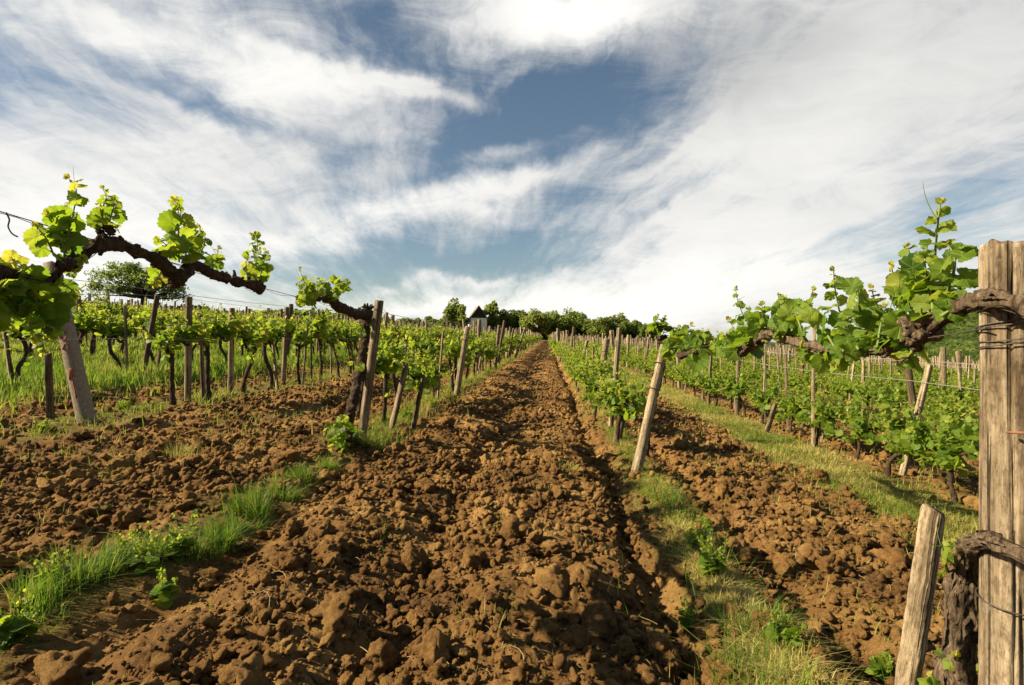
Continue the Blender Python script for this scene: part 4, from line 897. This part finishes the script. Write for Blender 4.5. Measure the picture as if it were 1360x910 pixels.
# ------------------------------------------------------------------ trees, hedge, house, barn, hills
def tree(px, py_base, depth, w, h, label, seed, trunk_h=.25, leaf=.32, n=2600, flat=1.0, tint=.5, clumps=26, group='trees behind the vineyard', name='tree'):
    r = np.random.default_rng(seed); b = at_depth(px, 455, depth); b[2] = float(base(np.array(b[0]), np.array(b[1]))) if py_base is None else at_depth(px, py_base, depth)[2]
    e = empty(name, b, label, 'tree', group); gt, gl = Geo(), Geo()
    tr = max(.06, w * .028); top = np.array([r.normal(0, w * .03), r.normal(0, w * .03), h * trunk_h])
    add_tube(gt, [(0, 0, -.6), top * .5 + (r.normal(0, w * .015), 0, 0), top], [tr * 1.3, tr, tr * .9], n=9, gnarl=.15, seed=seed, step=h * .04, freq=2)
    C = []
    for i in range(clumps):
        a = r.uniform(0, 2 * PI); q = r.random() ** .55; u = r.uniform(-1, 1)
        ph = h * (trunk_h + (1 - trunk_h) * (.5 + .5 * u * (1 - q * q * .55))); rad = w * .5 * q * (1 - .35 * abs(u) ** 2)
        if flat > 1: ph = h * (.97 - .34 * q ** 2.4 - .50 * r.random() ** 1.2); rad = w * .5 * q
        C.append((math.cos(a) * rad, math.sin(a) * rad, ph))
    C = np.array(C)
    for c in C:
        m = top + (c - top) * .5 + np.array([0, 0, h * .05 * r.normal()]) - np.array([0, 0, h * .04]); add_tube(gt, [top * r.uniform(.8, 1), m, c], [tr * .5, tr * .28, tr * .1], n=5, cap=False, step=h * .06, gnarl=.1, freq=2)
    i = r.integers(0, len(C), n); s = w * (.2 if flat <= 1 else .115); sz = r.uniform(.7, 1.3, len(C))
    d = unit(r.normal(size=(n, 3))) * (r.random(n) ** .5)[:, None] * s * sz[i][:, None] * np.array([1, 1, 1.0 if flat <= 1 else .6]); P = C[i] + d
    cl = r.normal(tint, .13, len(C)); quad = (np.array([(-.5, -.4, 0), (.4, -.5, .08), (.55, .4, 0), (-.35, .5, -.08)]), np.array([[0, 1, 2, 3]]))
    spread(gl, quad, P, rotmats(n, r, 1.2), leaf * r.uniform(.6, 1.3, n), np.clip(cl[i] + r.normal(0, .1, n), 0, 1))
    gt.build('trunk', M['tbark'], e); gl.build('crown', M['tree'], e, smooth=False); return e
tree(188, 409, 92, 13.0, 7.4, 'broad flat-topped tree standing alone behind the vines on the rise', 1, .26, .25, 8200, 1.25, .15, 54)
for i, (px, w, top, lab, s, tn) in enumerate([
        (607, 30, 404, 'round tree just left of the little white house', 11, .55), (572, 18, 423, 'low tree left of the house, standing apart', 12, .5), (552, 14, 424, 'smallest low tree at the far left of the house', 13, .5), (590, 14, 422, 'slim shrub tree between the low trees and the house', 14, .45),
        (655, 26, 404, 'leafy tree immediately right of the house roof', 15, .6), (681, 36, 411, 'dark rounded tree beside the gap above the aisle', 16, .3), (712, 30, 416, 'pale loose tree right of the gap in the tree line', 17, .7),
        (742, 46, 413, 'widest tree at the end of the ploughed aisle', 18, .45), (768, 30, 416, 'tree right of the widest tree with an uneven top', 19, .5), (793, 30, 424, 'olive tree in the lower part of the tree line', 20, .6), (818, 34, 421, 'broad olive tree further right in the tree line', 21, .55), (842, 26, 430, 'low dark tree near the end of the tree line', 22, .35), (858, 22, 434, 'last small tree of the tree line, above the leaning split post', 23, .35)]):
    D = 150; yb = 449 + (px - 727) * .055; tree(px, yb, D + (i % 3) * 4, w * D / F * 1.15, (yb - top) * D / F * 1.05, lab, 30 + s, .12, .45, 4600, 1.0, tn, 24)
def hedge(p0, p1, depth, h, label, seed, n=9000):
    r = np.random.default_rng(seed); a, b = at_depth(*p0, depth), at_depth(*p1, depth); g = Geo(); f = r.random(n); P = a + (b - a) * f[:, None]
    hh = h * (.70 + .40 * fbm2(f * 14, f * 0, seed, 3)); P = P + np.stack([r.normal(0, 1.0, n), r.normal(0, 1.0, n), hh * (r.random(n) ** .7) - .8], 1)
    quad = (np.array([(-.5, -.4, 0), (.4, -.5, .08), (.55, .4, 0), (-.35, .5, -.08)]), np.array([[0, 1, 2, 3]])); spread(g, quad, P, rotmats(n, r, 1.2), r.uniform(.4, .8, n), np.clip(.3 + .25 * fbm2(f * 30, P[:, 2], seed, 2), 0, 1)); 
    o = g.build('hedge', M['tree'], smooth=False); tag(o, label, 'hedge', 'field hedges')
hedge((95, 413), (420, 424), 96, 2.1, 'dark hedge along the top of the rise under the wide tree', 3)
hedge((420, 424), (600, 437), 150, 2.4, 'low distant hedge running from the rise to the little house', 4, 5000)
hedge((640, 446), (870, 458), 158, 4.4, 'dark undergrowth hedge filling the gaps beneath the tree line', 5, 13000)

def prism(g, pts, d0, d1, mat=0):
    """a polygon in XZ pushed from y=d0 to y=d1"""
    n = len(pts); W = np.array([(x, d0, z) for x, z in pts] + [(x, d1, z) for x, z in pts]); j = np.arange(n); k = (j + 1) % n
    n0 = g.n; g.add(W, np.stack([j, k, k + n, j + n], 1), .5, mat); g.f.append(np.array([list(range(n))[::-1]]) + n0); g.m.append(np.full(1, mat)); g.f.append(np.array([list(range(n, 2 * n))]) + n0); g.m.append(np.full(1, mat))
M['white'] = m_plain('whitewash', (.74, .72, .66), .9, .2, .12, 1.2); M['dark'] = m_plain('dark_boards', (.035, .025, .02), .9, .2, .3, 3); M['thatch'] = m_plain('old_roof', (.20, .165, .12), .95, .1, .3, 2.5); M['grey'] = m_plain('grey_boards', (.16, .135, .11), .9, .2, .3, 2); M['glass'] = m_plain('dark_window', (.02, .02, .022), .2, .5, .1)
def house(px, py, depth, w, L, hw, hr, rot, label, cols, window=True, name='small_house'):
    b = at_depth(px, py, depth); e = empty(name, b, label, 'house', None, (0, 0, rot)); h = w / 2
    g = Geo(); prism(g, [(-h, -1.5), (h, -1.5), (h, hw), (-h, hw)], 0, L); g.build('wall', M[cols[0]], e, False)
    g = Geo(); prism(g, [(-h, hw), (h, hw), (0, hw + hr)], .02, L - .02); g.build('gable', M[cols[1]], e, False)
    g = Geo(); o = .35; s = hr / h
    prism(g, [(0, hw + hr + .03), (0, hw + hr + .25), (-h - o, hw - o * s + .25), (-h - o, hw - o * s + .03)], -.3, L + .3); prism(g, [(0, hw + hr + .03), (h + o, hw - o * s + .03), (h + o, hw - o * s + .25), (0, hw + hr + .25)], -.3, L + .3); g.build('roof', M[cols[2]], e, False)
    if window:
        g = Geo(); prism(g, [(-.62, .9), (.62, .9), (.62, 2.15), (-.62, 2.15)], -.05, .04); f = g.build('window', M['dark'], e, False)
        g = Geo(); prism(g, [(-.45, 1.05), (.45, 1.05), (.45, 2.0), (-.45, 2.0)], -.07, -.04); g.build('pane', M['glass'], f, False)
    return e
house(636, 438, 150, 4.3, 6.5, 3.1, 3.1, .24, 'little white house with a dark gable and steep old roof among trees', ('white', 'dark', 'thatch'))
house(12, 402, 60, 4.2, 6, 1.9, 2.0, .35, 'grey wooden barn with a steep roof half hidden behind vine leaves', ('grey', 'dark', 'grey'), False, 'barn')

# steel poles at the foot of the far hedge
M['steel'] = m_plain('galvanised_steel', (.42, .44, .45), .5, .4, .15, 8, .1, .3)
for i, px in enumerate([152, 158, 171, 182, 197, 208, 215, 221, 241, 274, 281, 290, 318, 330]):
    p = at_depth(px, 409 + (px - 150) * .055, 70 + (i % 3) * 3); g = Geo(); h = 1.9 if px < 250 else 1.5
    add_tube(g, [(0, 0, -1.2), (0, 0, h * .5), (.03, 0, h * .72)], .06, n=6, cap=True); o = g.build('steel_pole', M['steel'], loc=p)
    tag(o, 'pale steel trellis pole in a line before the dark hedge, one of many alike', 'pole', 'steel poles before the hedge')

def hills():
    g = Geo(); az = np.radians(np.linspace(8, 62, 260)); rr = np.linspace(260, 1500, 90); A, R = np.meshgrid(az, rr); X, Y = np.sin(A) * R, np.cos(A) * R
    prof = sstep(math.radians(27), math.radians(40), A) * 1.0 + .35 * sstep(math.radians(38), math.radians(58), A)
    Z = -16 + sstep(300, 1150, R) * (prof * 74 + 14 + 6 * fbm2(X / 160, Y / 160, 2, 3)) + sstep(330, 420, R) * (3.2 * np.abs(vn2(X / 9, Y / 9, 5)) + 1.6 * vn2(X / 4, Y / 4, 6))
    n, m = len(az), len(rr); i = np.arange(m - 1)[:, None] * n; j = np.arange(n - 1)[None]
    g.add(np.stack([X.ravel(), Y.ravel(), Z.ravel()], 1), np.stack([i + j, i + j + 1, i + n + j + 1, i + n + j], -1).reshape(-1, 4))
    t = NT('wooded_hill'); o = t.coord(); c = t.ramp(t.noise(o, .03, 6, .6), [(.3, (.012, .03, .012)), (.55, (.03, .06, .016)), (.75, (.06, .085, .025))]); nz = t.noise(o, .25, 6, .7)
    tag(g.build('hill', t.done(t.bsdf(t.mix(.5, c, t.ramp(nz, [(.3, (.015, .04, .015)), (.7, (.1, .14, .035))])), .95, .1, t.bump(nz, 1.0, 3.0)))), kind='structure')
    r = np.random.default_rng(4); n = 60000; a = np.radians(r.uniform(24, 50, n)); R = 300 + 700 * r.random(n); X, Y = np.sin(a) * R, np.cos(a) * R
    P0 = sstep(math.radians(27), math.radians(40), a) + .35 * sstep(math.radians(38), math.radians(58), a); Z = -16 + sstep(300, 1150, R) * (P0 * 74 + 14 + 6 * fbm2(X / 160, Y / 160, 2, 3)) + 1 + 4 * r.random(n) * (.4 + .6 * np.abs(vn2(X / 7, Y / 7, 8)))
    g = Geo(); quad = (np.array([(-.5, -.4, 0), (.4, -.5, .08), (.55, .4, 0), (-.35, .5, -.08)]), np.array([[0, 1, 2, 3]])); spread(g, quad, np.stack([X, Y, Z], 1), rotmats(n, r, 1.2), r.uniform(1.5, 4.5, n), np.clip(.08 + .3 * vn2(X / 40, Y / 40, 3) + r.normal(0, .12, n), 0, 1))
    tag(g.build('hillside_forest', M['tree'], smooth=False), kind='stuff')
hills()

# ------------------------------------------------------------------ camera, sun, sky
cam = bpy.data.cameras.new('camera'); co = bpy.data.objects.new('camera', cam); COL.objects.link(co); co.location = CAM; co.rotation_euler = (PI / 2, 0, YAW)
cam.sensor_width = 36; cam.lens = F / 1360 * 36; cam.clip_start = .02; cam.clip_end = 9000; S.camera = co
SUN_AZ, SUN_EL = math.radians(-100), math.radians(32)
sd = Vector((math.sin(SUN_AZ) * math.cos(SUN_EL), math.cos(SUN_AZ) * math.cos(SUN_EL), math.sin(SUN_EL)))
sl = bpy.data.lights.new('sun', 'SUN'); sl.energy = 5.0; sl.angle = math.radians(.5); sl.color = (1.0, .85, .60); so = bpy.data.objects.new('sun', sl); COL.objects.link(so); so.rotation_euler = sd.to_track_quat('Z', 'Y').to_euler()

def sky():
    w = bpy.data.worlds.new('World'); S.world = w; w.use_nodes = True; t = NT.__new__(NT); t.t = w.node_tree; t.t.nodes.clear(); out = t.n('ShaderNodeOutputWorld')
    ns = t.n('ShaderNodeTexSky', sky_type='NISHITA'); ns.sun_disc = False; ns.sun_elevation = SUN_EL; ns.sun_rotation = SUN_AZ; ns.altitude = 300; ns.air_density = 1.0; ns.dust_density = .6; ns.ozone_density = 2.0
    d = t.coord('Generated')
    sx = t.n('ShaderNodeSeparateXYZ'); t.l(t.mapping(d, rot=(0, 0, -YAW)), sx.inputs[0]); x, y, z = sx.outputs
    k = t.math('DIVIDE', 2.0, t.math('ADD', t.math('MAXIMUM', y, -.98), 1.0))
    cu = t.n('ShaderNodeCombineXYZ'); t.l(t.math('MULTIPLY', x, k), cu.inputs[0]); t.l(t.math('MULTIPLY', z, k), cu.inputs[1]); uv = cu.outputs[0]
    zz = t.math('ADD', t.math('MAXIMUM', z, 0.0), .09); cp = t.n('ShaderNodeCombineXYZ'); t.l(t.math('DIVIDE', t.math('ADD', x, t.math('MULTIPLY', y, .1)), zz), cp.inputs[0]); t.l(t.math('DIVIDE', y, zz), cp.inputs[1]); pl = cp.outputs[0]
    def col_noise(vec, scale, detail, rough):
        q = t.n('ShaderNodeTexNoise'); q.inputs['Scale'].default_value = scale; q.inputs['Detail'].default_value = detail; q.inputs['Roughness'].default_value = rough; t.l(vec, q.inputs['Vector']); return q.outputs['Color']
    def vmath(op, a, b):
        q = t.n('ShaderNodeVectorMath', operation=op)
        for i, v in enumerate((a, b)):
            if isinstance(v, tuple): q.inputs[i].default_value = v
            elif isinstance(v, (int, float)): q.inputs['Scale'].default_value = v
            else: t.l(v, q.inputs[i])
        return q.outputs[0] if op != 'LENGTH' else q.outputs['Value']
    wp = vmath('SUBTRACT', col_noise(uv, 4.0, 5, .6), (.5, .5, .5)); uvw = vmath('ADD', uv, vmath('MULTIPLY', wp, (.22, .16, 0)))
    def P2(px, py):
        v = unit(np.array([(px - CX) / F, 1.0, -(py - CY) / F])); s = 2 / (1 + v[1]); return v[0] * s, v[2] * s
    def blob(px, py, rx, ry, ang):
        u, v = P2(px, py); m = t.n('ShaderNodeMapping', vector_type='TEXTURE'); m.inputs['Location'].default_value = (u, v, 0); m.inputs['Rotation'].default_value = (0, 0, math.radians(ang)); m.inputs['Scale'].default_value = (rx / F, ry / F, 1); t.l(uvw, m.inputs['Vector'])
        d2 = t.n('ShaderNodeVectorMath', operation='DOT_PRODUCT'); t.l(m.outputs[0], d2.inputs[0]); t.l(m.outputs[0], d2.inputs[1]); return t.math('POWER', .3679, d2.outputs['Value'])
    def layout(lst, base_):
        acc = base_
        for (px, py, rx, ry, ang, amp) in lst: acc = t.math('ADD', acc, t.math('MULTIPLY', blob(px, py, rx, ry, ang), amp))
        return acc
    dens = layout(SKY_D, .60); bright = layout(SKY_B, .5)
    n1 = t.noise(t.mapping(pl, (1.15, .34, 1), (0, 0, math.radians(8))), 1.6, 9, .62, .5)
    n2 = t.noise(t.mapping(uv, (3.2, 8.0, 1), (0, 0, math.radians(-20))), 2.0, 10, .68, .8)
    plw = vmath('ADD', pl, vmath('MULTIPLY', wp, (.5, .5, 0))); n3 = t.noise(t.mapping(plw, (5.5, .6, 1), (0, 0, math.radians(-4)), (4, 2, 0)), 1.6, 10, .66, .25)
    D = t.math('ADD', dens, t.math('ADD', t.math('MULTIPLY', t.math('SUBTRACT', n1, .5), 1.2), t.math('ADD', t.math('MULTIPLY', t.math('SUBTRACT', n2, .5), 1.05), t.math('MULTIPLY', t.math('SUBTRACT', n3, .5), .95))))
    clear = t.math('ADD', t.math('MULTIPLY', t.math('MAXIMUM', t.math('SUBTRACT', .25, y), 0.0), .9), t.math('MULTIPLY', t.math('MAXIMUM', t.math('SUBTRACT', z, .58), 0.0), 2.0)); D = t.math('SUBTRACT', D, clear)
    mr = t.n('ShaderNodeMapRange', interpolation_type='SMOOTHSTEP'); mr.inputs['From Min'].default_value = -.04; mr.inputs['From Max'].default_value = 1.16; t.l(D, mr.inputs['Value']); al = mr.outputs[0]
    B = t.math('ADD', bright, t.math('MULTIPLY', t.math('SUBTRACT', n2, .5), .35))
    cc = t.ramp(B, [(0, (.40, .415, .43)), (.35, (.58, .58, .57)), (.6, (.77, .765, .745)), (.85, (.96, .945, .90)), (1, (1.03, 1.01, .96))])
    k_ = .425 / .1; sc = t.n('ShaderNodeVectorMath', operation='SCALE'); t.l(cc, sc.inputs[0]); sc.inputs['Scale'].default_value = k_
    blue = t.mix(1.0, ns.outputs[0], SKY_TINT, 'MULTIPLY')
    c = t.mix(al, blue, sc.outputs[0])
    bg = t.n('ShaderNodeBackground'); bg.inputs['Strength'].default_value = .1; t.l(c, bg.inputs['Color']); t.l(bg.outputs[0], out.inputs['Surface'])
SKY_TINT = (.40, .39, .35)
# where the cloud is thicker (+) or torn open (-): picture-direction, size, tilt, amount
SKY_D = [(720, 150, 125, 60, 15, -.75), (640, 170, 90, 40, 20, -.2), (800, 120, 80, 60, 30, -.3), (560, 82, 120, 22, -5, -.42), (470, 12, 100, 26, -10, -.4), (290, 150, 120, 22, -27, -.45), (190, 108, 110, 14, -20, -.25), (120, 150, 120, 16, -22, -.22), (400, 62, 90, 12, -24, -.3), (600, 235, 110, 16, 15, -.35), (460, 350, 200, 42, 3, -.42), (760, 300, 90, 32, 20, -.4), (880, 180, 50, 60, 45, -.2), (660, 345, 160, 30, 5, -.4), (1290, 255, 130, 40, 22, -.35), (5, 60, 50, 70, 0, -.3), (600, 200, 50, 40, 20, -.15), (480, 215, 110, 14, 12, -.2), (820, 250, 60, 12, 35, -.2), (900, 265, 90, 12, 32, -.2), (1010, 60, 120, 26, 30, -.12), (1130, 330, 120, 12, 14, -.18),
         (170, 40, 220, 36, -7, .34), (420, 118, 130, 30, 10, .36), (250, 215, 260, 40, 5, .25), (560, 282, 180, 20, 14, .46), (700, 245, 110, 12, 22, .34), (80, 310, 220, 90, 0, .5), (760, 14, 130, 36, 8, .95), (1000, 80, 180, 80, 22, .32), (1080, 220, 240, 110, 25, .48), (1230, 90, 180, 120, 0, .4), (940, 335, 170, 26, 15, .42), (820, 400, 280, 32, 6, .5), (620, 372, 60, 7, 3, .55), (520, 378, 30, 6, 0, .4), (980, 400, 200, 30, 10, .3), (600, 408, 120, 9, 4, .32), (570, 118, 110, 12, -10, .42), (500, 105, 90, 14, -14, .3), (690, 195, 90, 10, 16, .34), (640, 222, 44, 12, 24, .34),
         (800, 262, 140, 7, 34, .36), (880, 215, 170, 9, 38, .4), (970, 165, 180, 12, 42, .3), (860, 305, 150, 8, 24, .36), (960, 300, 150, 10, 28, .25), (680, 105, 60, 9, 18, .28), (300, 180, 150, 10, -20, .2), (150, 90, 150, 9, -16, .2)]
SKY_B = [(760, 14, 100, 32, 5, .5), (60, 330, 300, 110, 0, .32), (200, 40, 200, 40, -6, .2), (400, 120, 150, 40, 8, .2), (950, 80, 140, 60, 15, -.28), (1250, 60, 160, 90, 0, -.08), (1060, 200, 200, 90, 25, .14), (560, 280, 180, 26, 14, .22), (1180, 330, 200, 60, 20, -.05), (900, 390, 300, 60, 8, .34), (560, 400, 200, 30, 4, .2), (600, 130, 140, 40, 0, -.05)]
sky()
S.view_settings.view_transform = 'Standard'; S.view_settings.look = 'None'; S.view_settings.exposure = 1.38; S.view_settings.gamma = 1
S.render.engine = 'CYCLES'; S.cycles.max_bounces = 6; S.cycles.diffuse_bounces = 1; S.cycles.transmission_bounces = 3; S.cycles.use_denoising = True
